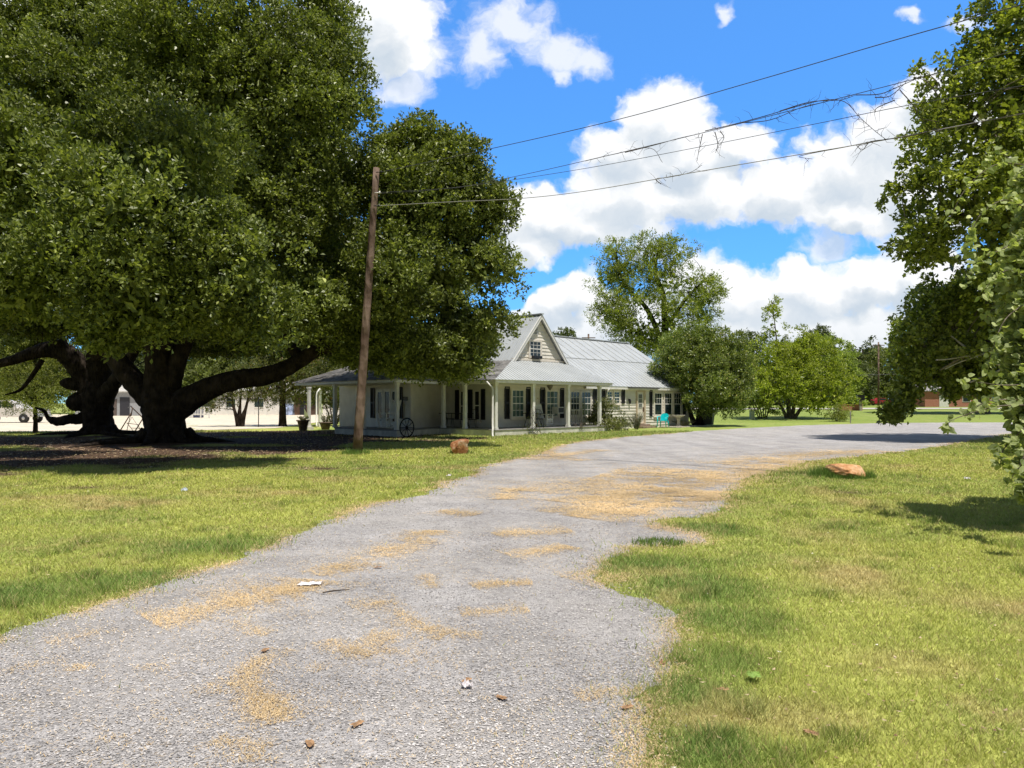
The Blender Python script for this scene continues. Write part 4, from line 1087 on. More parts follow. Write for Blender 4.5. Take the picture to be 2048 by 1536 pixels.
b = MB(); b.tube([(-.3, .42, 1.0), (-.3, .5, 1.02), (.3, .5, 1.02), (.3, .42, 1.0)], .018, n=6); b.build('handle', M_bin, wb)
for sx in (-1, 1):
    b = MB(); b.tube([(sx * .27, .28, .11), (sx * .34, .28, .11)], .11, n=14); b.build('wheel', M_iron, wb)
b = MB()
fy = lambda z: -.28 - .10 * (z - z0) / (z1 - z0) - .004
for (x, z, w_) in ((-.16, .80, .055), (-.08, .80, .055), (0, .80, .055), (-.16, .70, .055), (-.08, .70, .055), (0, .70, .055), (.06, .70, .055)):
    b.add([(x - .03, fy(z), z), (x + w_ * .5, fy(z), z), (x + w_ * .5, fy(z + .07), z + .07), (x - .03, fy(z + .07), z + .07)], [(0, 1, 2, 3)])
b.build('stencil', mat('stencil_white', (.75, .75, .73), .6), wb)
# flower pot and pennant at the porch end
M_terra = mat('brown_pot', (.16, .11, .08), .8, var=.2)
def pot(name, loc, h, r, label, grp=None):
    p = empty(name, loc, 0, label, 'flower pot', grp)
    b = MB(); b.lathe([(r * .62, 0), (r * .72, h * .3), (r * .95, h * .85), (r * 1.12, h * .87), (r * 1.12, h), (r * .9, h), (r * .85, h * .9), (.01, h * .88)], n=18); b.build('pot', M_terra, p); return p
pt = pot('flower_pot', Vector((at(606, 862, 43).x, 43, 0)), .62, .34, 'large brown pot with low flowers at the porch steps', 'flower pots by the porch steps')
p2 = pot('flower_pot', Vector((at(651, 862, 44.5).x, 44.5, 0)), .45, .36, 'brown pot of bushy dark plants between the far porch posts', 'flower pots by the porch steps')
fl = empty('garden_pennant', Vector((at(608, 860, 43.8).x, 43.8, 0)), 0, 'small pale green pennant on a stick behind the brown pot', 'pennant')
b = MB(); b.tube([(0, 0, 0), (0, 0, 1.35)], .012, n=6); b.build('stick', M_iron, fl)
b = MB(); b.add([(0, 0, 1.3), (.30, .03, .72), (.02, .01, .76), (0, .012, 1.3), (.30, .042, .72), (.02, .022, .76)], [(0, 1, 2), (5, 4, 3), (0, 3, 4, 1), (1, 4, 5, 2), (2, 5, 3, 0)]); b.build('cloth', mat('pennant_cloth', (.45, .5, .25), .8), fl)
# ================================================================ trees
def unit(v): return v / (np.linalg.norm(v, axis=-1, keepdims=True) + 1e-9)

def leaf_verts(P, A, B, Ls, Ws, fold=.25, shape='diamond'):
    """P base points, A axes, B side vectors, sizes per leaf -> vertices and loop size"""
    N_ = np.cross(A, B)
    Ls = Ls[:, None]; Ws = Ws[:, None]
    if shape == 'diamond':
        V = np.stack([P, P + A * Ls * .55 + B * Ws * .5 + N_ * Ws * fold, P + A * Ls, P + A * Ls * .55 - B * Ws * .5 + N_ * Ws * fold], 1)
        return V.reshape(-1, 3), 4
    if shape == 'lobed':      # broad toothed leaf
        out = [(0, 0), (.12, .34), (.38, .30), (.48, .55), (.68, .30), (1, 0), (.68, -.30), (.48, -.55), (.38, -.30), (.12, -.34)]
    else:                     # rounded heart
        out = [(0, 0), (-.10, .28), (.12, .50), (.45, .52), (.78, .28), (1, 0), (.78, -.28), (.45, -.52), (.12, -.50), (-.10, -.28)]
    V = np.stack([P + A * Ls * a + B * Ws * b + N_ * Ws * fold * abs(b) * 1.2 for a, b in out], 1)
    return V.reshape(-1, 3), len(out)

def foliage(lobes, density, k, size, aspect=.42, spread=.22, seed=1, shell=.16, bump=.30, gap=.24, gapscale=.4, droop=.0, shape='diamond', thin_back=True, up=.35, rc=.55, sizevar=.4, fill=10, fillsize=None, flat=.7):
    """a crown: lobes carry leafy clumps, clumps carry twigs, twigs carry leaves; density = twigs per square metre of lobe surface"""
    r = np.random.default_rng(seed); C = []; D = []; FP = []
    Lc = np.array([l[0] for l in lobes], float); Lr = np.array([l[1] for l in lobes], float)
    def holes(p):
        return vnoise(p * gapscale + 50, seed + 9) * .65 + vnoise(p * gapscale * 2.7, seed + 10) * .35
    for i, (c, rad) in enumerate(zip(Lc, Lr)):
        a, b, cc = rad; p = 1.6
        area = 4 * pi * ((a ** p * b ** p + a ** p * cc ** p + b ** p * cc ** p) / 3) ** (1 / p)
        q = min(rc, .55 * min(rad))
        n = max(6, int(area * 1.0 / (pi * q * q) * 1.9))
        d = unit(r.normal(size=(n, 3)))
        if thin_back:
            away = (d[:, 1] > .35) & (r.random(n) < .6); d = d[~away]; n = len(d)
        rho = np.clip(.90 - np.abs(r.normal(0, 1, n)) * shell + .06 * r.normal(size=n), .3, 1.0)
        bm = 1 + bump * (vnoise(d * 2.6 + i * 9.1, seed) * 1.3 + vnoise(d * 6.5 + i * 3.3, seed + 5) * .7 - 1.0)
        pts = c + rad * d * (rho * bm)[:, None]
        shoot = r.random(n) < .14
        pts = np.where(shoot[:, None], c + rad * d * (1.02 + .3 * r.random(n) * min(1, 1.6 / max(rad)))[:, None], pts)
        ins = np.zeros(n, bool)
        for j in range(len(Lc)):
            if j != i: ins |= (((pts - Lc[j]) / Lr[j]) ** 2).sum(1) < .50
        keep = ~(ins & (r.random(n) < .85)) & ~((holes(pts) < gap + .10) & (r.random(n) < .9))
        pts, d, shoot = pts[keep], d[keep], shoot[keep]; n = len(pts)
        if n == 0: continue
        rcs = q * (.6 + .7 * r.random(n)) * np.where(shoot, .6, 1)
        per = max(3, int(area * density / (area * 1.9 / (pi * q * q))))
        ci = np.repeat(np.arange(n), per); m = len(ci)
        e = unit(r.normal(size=(m, 3)) + d[ci] * .75 + np.array([0, 0, .35]))
        tp = pts[ci] + e * rcs[ci][:, None] * np.array([1.1, 1.1, flat]) * (1.05 - np.abs(r.normal(0, .22, m)))[:, None]
        C.append(tp); D.append(unit(e * .8 + d[ci] * .4))
        if fill:
            nf = int(area * fill); dd = unit(r.normal(size=(nf, 3))); pf = c + rad * dd * (.72 * r.random((nf, 1)) ** .45)
            pf = pf[holes(pf) > gap]; FP.append(pf)
    C = np.concatenate(C); D = np.concatenate(D)
    n = len(C)
    tw = unit(D * .6 + np.array([0, 0, up - droop]) + r.normal(0, .35, (n, 3)))
    Pt = np.repeat(C, k, 0); Tw = np.repeat(tw, k, 0); m = len(Pt)
    t = r.random((m, 1)) * spread
    A = unit(Tw * .6 + r.normal(0, .6, (m, 3)))
    P = Pt + Tw * t + r.normal(0, spread * .28, (m, 3))
    nr = unit(np.array([.15, -.25, .9]) + r.normal(0, .55, (m, 3)))
    B = unit(np.cross(nr, A))
    L = size * (1 - sizevar / 2 + sizevar * r.random(m)); W = L * aspect * (.85 + .3 * r.random(m))
    if fill and FP:
        FP = np.concatenate(FP); nf = len(FP); fs = fillsize or size * 2.3
        P = np.concatenate([P, FP]); A = np.concatenate([A, unit(r.normal(size=(nf, 3)))])
        B = np.concatenate([B, unit(np.cross(A[-nf:], r.normal(size=(nf, 3))))])
        L = np.concatenate([L, np.full(nf, fs) * (.7 + .6 * r.random(nf))]); W = np.concatenate([W, np.full(nf, fs * .6)])
    return leaf_verts(P, A, B, L, W, shape=shape) + (C, tw)

def limb(mb, pts, n=10, steps=6, jit=.05, mi=0):
    """pts: (x, y, z, radius) points of a limb"""
    q = catmull(pts, steps)
    mb.tube([p[:3] for p in q], [max(.004, p[3]) for p in q], n=n, jit=jit, mi=mi)

def apx(px, py, Y, r): p = at(px, py, Y); return (p.x, p.y, p.z, r)
def lobe(px, py, Y, rx, ry, rd=None):
    """centre and radii in metres of a crown lobe measured on the photograph"""
    p = at(px, py, Y); a = rx * Y / F; b = ry * Y / F
    return ((p.x, p.y, p.z), (a, rd or (a + b) / 2 * .9, b))

def twigs(mb, C, tw, origin_pts, n, r0, seed, rr=.02):
    """thin branches from limb points out to leaf clusters"""
    r = np.random.default_rng(seed); O = np.array([p[:3] for p in origin_pts]); 
    for i in r.choice(len(C), min(n, len(C)), replace=False):
        c = C[i]; j = np.argmin(((O - c) ** 2).sum(1) + r.random(len(O)) * 3)
        o = O[j]
        if np.linalg.norm(c - o) > (2.6 if r0 > .02 else 99): continue
        mid = (o + c) / 2 + r.normal(0, .08, 3) * np.linalg.norm(c - o) + np.array([0, 0, .08 * np.linalg.norm(c - o)])
        q = catmull([(*o, rr * 1.6), (*mid, rr), (*c, rr * .3)], 4)
        mb.tube([p[:3] for p in q], [p[3] for p in q], n=5, cap=False)

M_bark = bark_mat('oak_bark', (.018, .014, .012), (.06, .046, .036))
M_bark_l = bark_mat('pale_bark', (.10, .085, .07), (.24, .20, .165))
M_oak = leaf_mat('oak_leaf', (.055, .08, .019), (.235, .27, .066), trans=.28, rough=.42, rare=(.38, .41, .12), spec=.4)
M_oak2 = leaf_mat('oak_leaf_deep', (.052, .077, .019), (.225, .26, .064), trans=.28, rough=.42, rare=(.36, .38, .12), spec=.4)

# ---- the near oak
oakA = empty('oak_tree', Vector((at(332, 887, 28.9).x, 28.9, 0)), 0, 'huge evergreen oak with long low limb reaching right over the house porch', 'tree', 'big evergreen oaks in front of the house')
LA = [(400, 530, 17.6, 170, 140), (250, 485, 16.6, 190, 185), (500, 595, 18.3, 110, 105), (300, 610, 17.0, 140, 66), (340, 330, 18.2, 190, 160), (560, 250, 24.5, 170, 190), (655, 160, 26.5, 92, 160),
      (470, 70, 25, 210, 170), (640, 60, 27, 75, 150), (620, 440, 28, 140, 190), (600, 612, 24.5, 150, 88), (700, 645, 26.5, 120, 80), (300, 120, 25, 200, 170), (430, 635, 25.5, 130, 56), (520, 420, 24, 120, 120),
      (450, 400, 33.5, 330, 330), (340, -150, 16, 130, 90), (600, -150, 17, 90, 80), (230, 660, 17.2, 66, 40)]
LB = [(855, 390, 26.5, 120, 145), (935, 440, 27, 100, 120), (800, 560, 26, 145, 150), (925, 600, 26.5, 105, 110), (830, 300, 27, 70, 68), (790, 400, 28, 120, 130), (905, 330, 26.5, 66, 80), (975, 520, 27, 70, 104), (925, 700, 26.5, 75, 52), (820, 700, 26, 120, 52), (770, 600, 35, 150, 110), (870, 620, 36, 110, 90), (700, 660, 37, 120, 70), (780, 690, 34.5, 120, 45), (640, 640, 37, 120, 70), (880, 700, 33, 90, 36), (940, 690, 32.5, 60, 40),
      (992, 420, 27, 52, 64), (968, 655, 26.5, 64, 64), (912, 742, 27, 62, 28), (840, 735, 26.5, 70, 24), (740, 720, 26.5, 70, 35), (700, 560, 32.5, 130, 150)]
LA = [lobe(*l) for l in LA]; LB = [lobe(*l) for l in LB]
def split(lobes, seed, n=6, f=.52, lo=.36, hi=.58):
    """break smooth lobes into uneven smaller boughs"""
    r = np.random.default_rng(seed); out = []
    for c, rad in lobes:
        c = np.array(c); rad = np.array(rad)
        out.append((tuple(c), tuple(rad * .66)))
        for d in unit(r.normal(size=(n, 3)) + np.array([0, -.15, .12])):
            k = r.uniform(lo, hi); out.append((tuple(c + rad * d * r.uniform(f * .85, f * 1.2)), tuple(rad * k * np.array([1, 1, r.uniform(.7, 1)]))))
    return out
LA = split(LA, 1); LB = split(LB, 2)
O_loc = oakA.location
def build_crown(root, parts, M, names='crown'):
    outC = []; outT = []
    Vs = []
    for (lb, kw) in parts:
        V, lp, C, T = foliage(lb, **kw); Vs.append(V); outC.append(C); outT.append(T)
    V = np.concatenate(Vs) - np.array(root.location)[None]
    np_mesh(names, V, lp, M, parent=root)
    return np.concatenate(outC), np.concatenate(outT)
CA, TA = build_crown(oakA, [(LA, dict(density=36, k=8, size=.125, aspect=.58, seed=21, gap=.25, gapscale=.55, rc=.5, fill=16, fillsize=.25, bump=.5)), (LB, dict(density=30, k=8, size=.14, aspect=.58, seed=22, gap=.25, gapscale=.55, rc=.5, fill=12, fillsize=.34, bump=.46))], M_oak)
mb = MB(); mb.M = Matrix.Translation(-O_loc)
tA = [[apx(332, 905, 28.9, 1.15), apx(332, 886, 28.9, .92), apx(331, 868, 28.9, .76), apx(328, 835, 28.9, .74), apx(325, 805, 28.9, .80), apx(320, 770, 28.9, .66), apx(316, 720, 28.7, .46), apx(305, 640, 28.5, .42), apx(300, 480, 28, .30), apx(310, 250, 28, .14)],
      [apx(318, 810, 28.9, .55), apx(280, 775, 28.9, .46), apx(245, 735, 29, .40), apx(215, 690, 29, .36), apx(190, 630, 28, .34), apx(180, 500, 27, .2)],
      [apx(330, 800, 28.9, .52), apx(345, 755, 28.9, .38), apx(362, 700, 28.8, .34), apx(390, 620, 28.5, .36), apx(440, 480, 28.4, .26), apx(500, 300, 28.5, .18), apx(540, 120, 28, .1)],
      [apx(330, 830, 28.9, .66), apx(375, 800, 28.8, .52), apx(425, 774, 28.6, .42), apx(480, 758, 28.6, .38), apx(530, 752, 28.8, .36), apx(575, 735, 29, .32), apx(625, 705, 29.1, .27), apx(690, 660, 28.9, .24), apx(760, 600, 28.5, .22), apx(800, 520, 28.1, .18), apx(850, 440, 27.8, .14), apx(880, 330, 27.6, .06)],
      [apx(600, 720, 29.2, .22), apx(560, 640, 29.3, .20), apx(580, 480, 30, .16), apx(620, 300, 29, .11), apx(650, 120, 28.8, .05)],
      [apx(640, 700, 29.1, .2), apx(760, 690, 28.5, .16), apx(860, 670, 28, .11), apx(940, 640, 27.7, .05)],
      [apx(790, 535, 28.1, .14), apx(850, 540, 27.9, .1), apx(930, 500, 27.7, .05)],
      [apx(335, 700, 28.8, .25), apx(320, 640, 25.5, .16), apx(330, 560, 24, .1), apx(380, 440, 23.5, .04)],
      [apx(205, 660, 28.4, .22), apx(230, 600, 24.5, .14), apx(260, 480, 22.8, .06)]]
allp = []
for t in tA:
    limb(mb, t, n=16 if t[0][3] > .5 else 10); allp += [tuple(p) for p in catmull(t, 5)[2:]]
for a in range(9):         # roots flaring out over the ground
    an = a * 2 * pi / 9 + random.uniform(-.3, .3); L = random.uniform(1.6, 3.4); c = Vector((O_loc.x, O_loc.y, 0))
    limb(mb, [(c.x + cos(an) * .75, c.y + sin(an) * .75, .45, .26), (c.x + cos(an) * 1.15, c.y + sin(an) * 1.15, .16, .17), (c.x + cos(an + .1) * L * .8, c.y + sin(an + .1) * L * .8, .10, .10), (c.x + cos(an + .15) * L * 1.2, c.y + sin(an + .15) * L * 1.2, -.02, .03)], n=8)
twigs(mb, CA, TA, allp, 700, .03, 5)
mb.build('trunk', M_bark, oakA)

# ---- the oak behind it on the left
oakB = empty('oak_tree', Vector((at(198, 872, 35.9).x, 35.9, 0)), 0, 'second evergreen oak further left with knobbly pale sided trunk and stubby sweeping limb', 'tree', 'big evergreen oaks in front of the house')
LC = [(80, 540, 17.4, 170, 130), (50, 380, 21, 170, 160), (110, 220, 27, 190, 170), (230, 60, 29, 190, 150), (50, 40, 29, 150, 130), (130, 585, 18, 140, 66), (10, 590, 18.5, 100, 70), (-90, 450, 22, 170, 240), (-60, 150, 29, 170, 200), (160, 420, 30, 200, 250), (60, 650, 31, 90, 30), (240, 605, 33, 160, 66), (100, -150, 16.5, 130, 90), (60, 680, 39, 110, 44), (190, 660, 40, 110, 44), (330, 690, 37, 110, 40), (430, 690, 36, 120, 42), (540, 680, 36, 110, 44)]
LC = split([lobe(*l) for l in LC], 3)
CB, TB = build_crown(oakB, [(LC, dict(density=26, k=8, size=.14, aspect=.58, seed=31, gap=.25, gapscale=.5, rc=.55, fill=10, fillsize=.36, bump=.38))], M_oak2)
mb = MB(); mb.M = Matrix.Translation(-oakB.location)
tB = [[apx(200, 888, 35.9, 1.1), apx(200, 871, 35.9, .84), apx(197, 855, 35.9, .70), apx(195, 825, 35.9, .70), apx(194, 790, 35.9, .74), apx(196, 750, 35.9, .60), apx(200, 700, 35.5, .55), apx(210, 600, 34, .4), apx(200, 400, 33, .25), apx(190, 150, 32, .1)],
      [apx(185, 800, 35.9, .55), apx(172, 760, 35.8, .52), apx(148, 722, 35.4, .50), apx(115, 700, 35, .44), apx(70, 705, 34.5, .30), apx(20, 722, 34, .22), apx(-60, 740, 33.5, .12)],
      [apx(150, 725, 35.4, .4), apx(120, 690, 35, .34), apx(80, 600, 33, .26), apx(50, 450, 31, .16), apx(30, 250, 30, .06)],
      [apx(186, 800, 36, .42), apx(163, 803, 35.7, .50), apx(146, 806, 35.6, .40), apx(136, 808, 35.6, .2)],
      [apx(180, 770, 35.9, .38), apx(152, 768, 35.6, .34), apx(130, 766, 35.5, .24), apx(121, 765, 35.5, .1)],
      [apx(190, 830, 35.9, .32), apx(172, 832, 35.7, .30), apx(158, 838, 35.6, .26), apx(140, 838, 35.5, .24), apx(118, 843, 35.4, .22), apx(104, 840, 35.4, .18), apx(96, 836, 35.4, .10), apx(88, 822, 35.3, .08), apx(70, 815, 35.2, .04)],
      [apx(205, 800, 35.9, .5), apx(225, 770, 35, .34), apx(250, 735, 33.5, .26), apx(275, 690, 32, .18)],
      [apx(85, 720, 34.8, .12), apx(62, 755, 34.6, .1), apx(40, 780, 34.4, .07), apx(10, 790, 34, .03)]]
allp = []
for t in tB: limb(mb, t, n=16 if t[0][3] > .5 else 10, jit=.08); allp += [tuple(p) for p in catmull(t, 5)[2:]]
for a in range(8):
    an = a * 2 * pi / 8 + random.uniform(-.3, .3); L = random.uniform(1.6, 3.6); c = oakB.location
    limb(mb, [(c.x + cos(an) * .55, c.y + sin(an) * .55, .4, .22), (c.x + cos(an) * .95, c.y + sin(an) * .95, .14, .15), (c.x + cos(an + .1) * L * .8, c.y + sin(an + .1) * L * .8, .1, .08), (c.x + cos(an + .2) * L * 1.2, c.y + sin(an + .2) * L * 1.2, -.02, .03)], n=8)
twigs(mb, CB, TB, allp, 500, .03, 6)
for (x, y) in ((60, 640), (110, 630), (150, 640), (175, 655), (85, 660), (135, 670)):      # bare hanging twigs
    x2 = x + random.uniform(-25, 30)
    limb(mb, [apx(x, y, 30.5, .022), apx((x + x2) / 2 + 8, y + 25, 30.5, .018), apx(x2, y + 55, 30.5, .012), apx(x2 + 6, y + 75, 30.5, .005)], n=5, steps=4)
mb.build('trunk', M_bark, oakB)

def simple_tree(name, base, label, lobes, trunks, leafM, barkM, group=None, ntw=120, cat='tree', rr=.015, fol=None, holder=None):
    root = empty(name, base, 0, label, cat, group)
    kw = dict(density=20, k=8, size=.14, aspect=.45, seed=abs(hash(label)) % 1000 if False else sum(map(ord, label)) % 1000)
    kw.update(fol or {})
    C, T = build_crown(root, [(lobes, kw)], leafM)
    mb = MB(); mb.M = Matrix.Translation(-root.location); ap = []
    for t in trunks: limb(mb, t, n=9, jit=.05); ap += [tuple(p) for p in catmull(t, 4)[2:]]
    if ntw: twigs(mb, C, T, ap, ntw, .01, 9, rr=rr)
    mb.build('trunk', barkM, root)
    return root
def base_of(px, Y, y=None):
    x = (px - 1024) * Y / F; return Vector((x, Y, float(terrain(x, Y))))

M_lime = leaf_mat('lime_leaf', (.14, .19, .02), (.36, .40, .06), trans=.4, rough=.45, rare=(.48, .52, .09))
M_pecan = leaf_mat('pecan_leaf', (.105, .15, .022), (.33, .37, .085), trans=.4, rough=.45, rare=(.42, .44, .12))
M_magn = leaf_mat('magnolia_leaf', (.075, .115, .024), (.25, .30, .07), trans=.28, rough=.38, rare=(.46, .42, .14), spec=.45)
M_maple = leaf_mat('maple_leaf', (.09, .12, .022), (.28, .31, .062), trans=.4, rough=.42, rare=(.42, .46, .08))
M_small = leaf_mat('small_leaf', (.11, .14, .025), (.34, .36, .09), trans=.4, rough=.45)
M_crape = leaf_mat('crape_leaf', (.065, .085, .02), (.20, .21, .06), trans=.35, rough=.45, rare=(.22, .12, .05))
M_wood = leaf_mat('far_leaf', (.085, .115, .032), (.25, .28, .085), trans=.3, rough=.5)
M_wood2 = leaf_mat('far_leaf_dark', (.06, .085, .03), (.16, .19, .065), trans=.25, rough=.5)
M_wood3 = leaf_mat('far_leaf_bright', (.15, .21, .04), (.37, .43, .11), trans=.35, rough=.5)

# ---- pecan behind the wing
Y = 76
simple_tree('pecan_tree', base_of(1330, Y), 'tall airy light green pecan tree rising behind the wing roof', [lobe(*l) for l in
    [(1235, 520, 76, 40, 44), (1215, 560, 76, 30, 30), (1310, 520, 76, 50, 46), (1345, 500, 75, 36, 30), (1330, 570, 75, 60, 50), (1280, 600, 76, 60, 44), (1225, 610, 75, 36, 24), (1410, 580, 75, 40, 40), (1390, 620, 75, 46, 40), (1330, 640, 75, 80, 50),
     (1270, 660, 75, 56, 34), (1210, 630, 74, 24, 20), (1255, 560, 77, 34, 34), (1370, 570, 77, 34, 40), (1245, 640, 74, 34, 26), (1300, 690, 75, 66, 30)]],
    [[apx(1330, 840, 76, .6), apx(1332, 760, 76, .5), apx(1330, 680, 76, .42), apx(1328, 600, 76, .3), apx(1310, 540, 76, .2), apx(1322, 490, 76, .06)],
     [apx(1330, 700, 76, .3), apx(1295, 620, 76, .24), apx(1255, 575, 76, .17), apx(1235, 530, 76, .1), apx(1232, 480, 76, .04)],
     [apx(1330, 660, 76, .24), apx(1370, 600, 76, .17), apx(1410, 560, 76, .08), apx(1430, 545, 76, .03)],
     [apx(1320, 700, 76, .2), apx(1260, 655, 75.5, .13), apx(1215, 625, 75, .06)]], M_pecan, M_bark, fol=dict(density=9, k=10, size=.26, aspect=.36, spread=.45, gap=.36, gapscale=.3, bump=.55, shell=.35, seed=41, droop=.1, rc=.8, fill=1, thin_back=False), ntw=260, rr=.03)
# ---- magnolia at the end of the wing
Y = 52
simple_tree('magnolia_tree', base_of(1398, Y), 'round dense glossy evergreen magnolia at the end of the house', [lobe(*l) for l in
    [(1400, 720, 52, 66, 58), (1365, 715, 51, 50, 50), (1455, 725, 52, 50, 55), (1416, 765, 50, 68, 52), (1348, 735, 50.5, 36, 30), (1470, 775, 51, 36, 45), (1450, 785, 50.5, 46, 34), (1412, 798, 50.5, 36, 26), (1380, 680, 51.5, 32, 22), (1430, 685, 52, 34, 24)]],
    [[apx(1396, 856, 52, .28), apx(1398, 835, 52, .22), apx(1405, 790, 52, .18), apx(1400, 720, 52, .1)], [apx(1402, 850, 52, .2), apx(1420, 815, 51.8, .16), apx(1445, 770, 51.6, .1), apx(1460, 730, 51.6, .05)], [apx(1390, 850, 52, .2), apx(1375, 815, 51.8, .14), apx(1355, 770, 51.2, .06)],
     [apx(1398, 848, 51.8, .16), apx(1404, 800, 51.2, .1), apx(1410, 750, 50.6, .05)]], M_magn, M_bark, fol=dict(density=34, k=9, size=.17, aspect=.42, spread=.22, seed=42, gap=.16, bump=.22, rc=.5))
# ---- lime green multi-stemmed tree on the lawn
Y = 68
simple_tree('multi_stemmed_tree', base_of(1578, Y), 'bright lime green many stemmed tree on the back lawn with tall leader', [lobe(*l) for l in
    [(1545, 720, 68, 52, 44), (1600, 725, 68, 60, 50), (1645, 740, 68, 44, 46), (1570, 770, 66.5, 80, 46), (1655, 785, 67, 44, 36), (1520, 780, 67, 34, 36), (1600, 690, 69, 44, 26), (1630, 800, 66.5, 54, 20), (1535, 810, 67, 30, 24), (1680, 770, 67.5, 26, 30), (1552, 660, 68, 20, 26), (1548, 625, 68, 16, 22)]],
    [[apx(1578, 838, 68, .22), apx(1575, 800, 68, .17), apx(1560, 740, 68, .11), apx(1552, 670, 68, .06), apx(1545, 605, 68, .02)], [apx(1584, 838, 68, .2), apx(1590, 800, 68, .15), apx(1605, 740, 68, .1), apx(1610, 690, 68, .04)],
     [apx(1588, 838, 68, .18), apx(1610, 808, 67.5, .13), apx(1640, 800, 67, .09), apx(1670, 805, 66.8, .04)], [apx(1574, 838, 68, .18), apx(1560, 808, 68, .12), apx(1535, 770, 67.8, .07), apx(1520, 740, 67.8, .03)], [apx(1581, 838, 68, .16), apx(1578, 790, 67.4, .1), apx(1590, 750, 67, .05)]], M_lime, M_bark_l,
    fol=dict(density=15, k=9, size=.21, aspect=.5, spread=.3, seed=43, gap=.33, bump=.5, gapscale=.4, shell=.35, rc=.55, fill=2), ntw=200, rr=.02)
simple_tree('multi_stemmed_shrub', base_of(1528, 67), 'cluster of thin grey stems under the lime green tree', [lobe(*l) for l in [(1512, 800, 67, 22, 16), (1535, 790, 67, 20, 20), (1490, 812, 67, 16, 8)]],
    [[apx(1528 + d, 837, 67, .06), apx(1528 + d * 2, 815, 67, .045), apx(1528 + d * 4, 785, 67, .02)] for d in (-7, -4, -1, 2, 5, -10)], M_lime, M_bark_l, cat='shrub', fol=dict(density=12, k=8, size=.17, gap=.3, seed=44, rc=.35, fill=2), ntw=40)
simple_tree('young_shrub', base_of(1675, 63), 'thin pale green young shrub in the back lawn near the brick planter', [lobe(*l) for l in [(1660, 826, 63, 14, 12), (1680, 822, 63, 16, 10), (1690, 832, 63, 10, 8), (1672, 836, 63, 16, 7)]],
    [[apx(1675, 845, 63, .03), apx(1668 + d * 7, 828, 63, .015), apx(1668 + d * 12, 818, 63, .006)] for d in (-1, 0, 1)], M_small, M_bark_l, cat='shrub', fol=dict(density=14, k=6, size=.12, gap=.3, seed=45, rc=.3, fill=0), ntw=30)
# ---- the big broadleaf on the right, trunk beyond the picture's edge
Y = 31
root = simple_tree('broadleaf_tree', Vector((23.6, 33, 0)), 'very large broadleaf tree filling the right side with branches sweeping low to the lawn', [lobe(*l) for l in
    [(1934, 180, 31, 90, 80), (1998, 90, 31, 70, 90), (2068, 60, 31, 100, 130), (1914, 330, 30, 95, 75), (1993, 260, 29.5, 110, 110), (1884, 430, 30, 80, 70), (1834, 480, 30, 42, 46), (1964, 420, 29, 110, 80), (2048, 380, 29, 110, 120), (1864, 300, 31, 40, 60), (1884, 510, 30.5, 60, 32), (1974, 500, 30, 90, 46), (2058, 520, 30, 100, 90), (2138, 250, 31, 120, 240), (1904, 230, 31, 44, 70),
     (1934, 605, 33, 90, 56), (1879, 650, 32.5, 70, 60), (1968, 650, 32, 110, 80), (1849, 690, 32, 46, 50), (1904, 715, 31.5, 100, 44), (1988, 730, 32, 90, 40), (1839, 745, 32, 42, 24), (2068, 670, 32, 90, 100), (1825, 772, 32, 24, 20), (1812, 795, 31.8, 16, 15), (1799, 814, 31.6, 13, 11), (1783, 829, 31.5, 11, 7), (1909, 762, 32, 60, 18), (1884, 785, 32, 20, 10), (1964, 768, 32.5, 50, 14)]],
    [[(23.6, 33, -.1, .8), (23.4, 33, 1.5, .6), (23.2, 33, 5, .52), (22.6, 32.6, 9, .42), (21.8, 32, 13, .25), (21.2, 31.6, 18, .08)],
     [(23.4, 33, 2.2, .34), apx(2060, 740, 32.4, .26), apx(1960, 720, 32, .17), apx(1890, 700, 31.8, .1), apx(1840, 690, 31.8, .04)],
     [(23.3, 33, 3.2, .3), apx(2000, 690, 32, .16), apx(1930, 672, 31.6, .11), apx(1900, 658, 31.4, .05)],
     [apx(2040, 680, 32, .16), apx(1980, 695, 31.2, .10), apx(1930, 712, 31, .07), apx(1880, 740, 30.8, .03)],
     [(22.8, 32.8, 8, .3), apx(1990, 430, 30.5, .2), apx(1900, 440, 30.2, .12), apx(1820, 480, 30, .05)],
     [(22.4, 32.4, 10, .26), apx(1980, 280, 30.5, .16), apx(1900, 230, 30.5, .07)],
     [apx(1900, 745, 32, .06), apx(1840, 768, 32, .04), apx(1806, 802, 31.8, .02), apx(1776, 831, 31.5, .01)]], M_maple, M_bark_l,
    fol=dict(density=17, k=8, size=.19, aspect=.75, spread=.28, seed=46, gap=.31, gapscale=.5, bump=.42, shape='lobed', droop=.2, rc=.6, fill=4, flat=.5), ntw=320, rr=.022)
# its dead pale twigs
# ---- trunk of a far tree under those branches
simple_tree('shade_tree', base_of(1964, 78), 'thick flared grey trunk of a tree far back on the right lawn', [lobe(*l) for l in [(1900, 690, 78, 110, 60), (1990, 680, 78, 110, 70), (1960, 620, 78, 120, 60), (1850, 740, 77, 60, 30), (2040, 740, 77, 60, 30)]],
    [[apx(1965, 829, 78, 1.0), apx(1965, 820, 78, .66), apx(1965, 800, 78, .56), apx(1964, 760, 78, .5), apx(1960, 700, 78, .36), apx(1950, 620, 78, .12)], [apx(1964, 770, 78, .3), apx(1920, 720, 78, .2), apx(1880, 690, 78, .08)], [apx(1964, 770, 78, .3), apx(2000, 720, 78, .2), apx(2040, 690, 78, .08)]], M_maple, M_bark_l,
    fol=dict(density=6, k=8, size=.36, aspect=.6, spread=.5, seed=47, gap=.22, rc=1.2, fill=3), ntw=40)
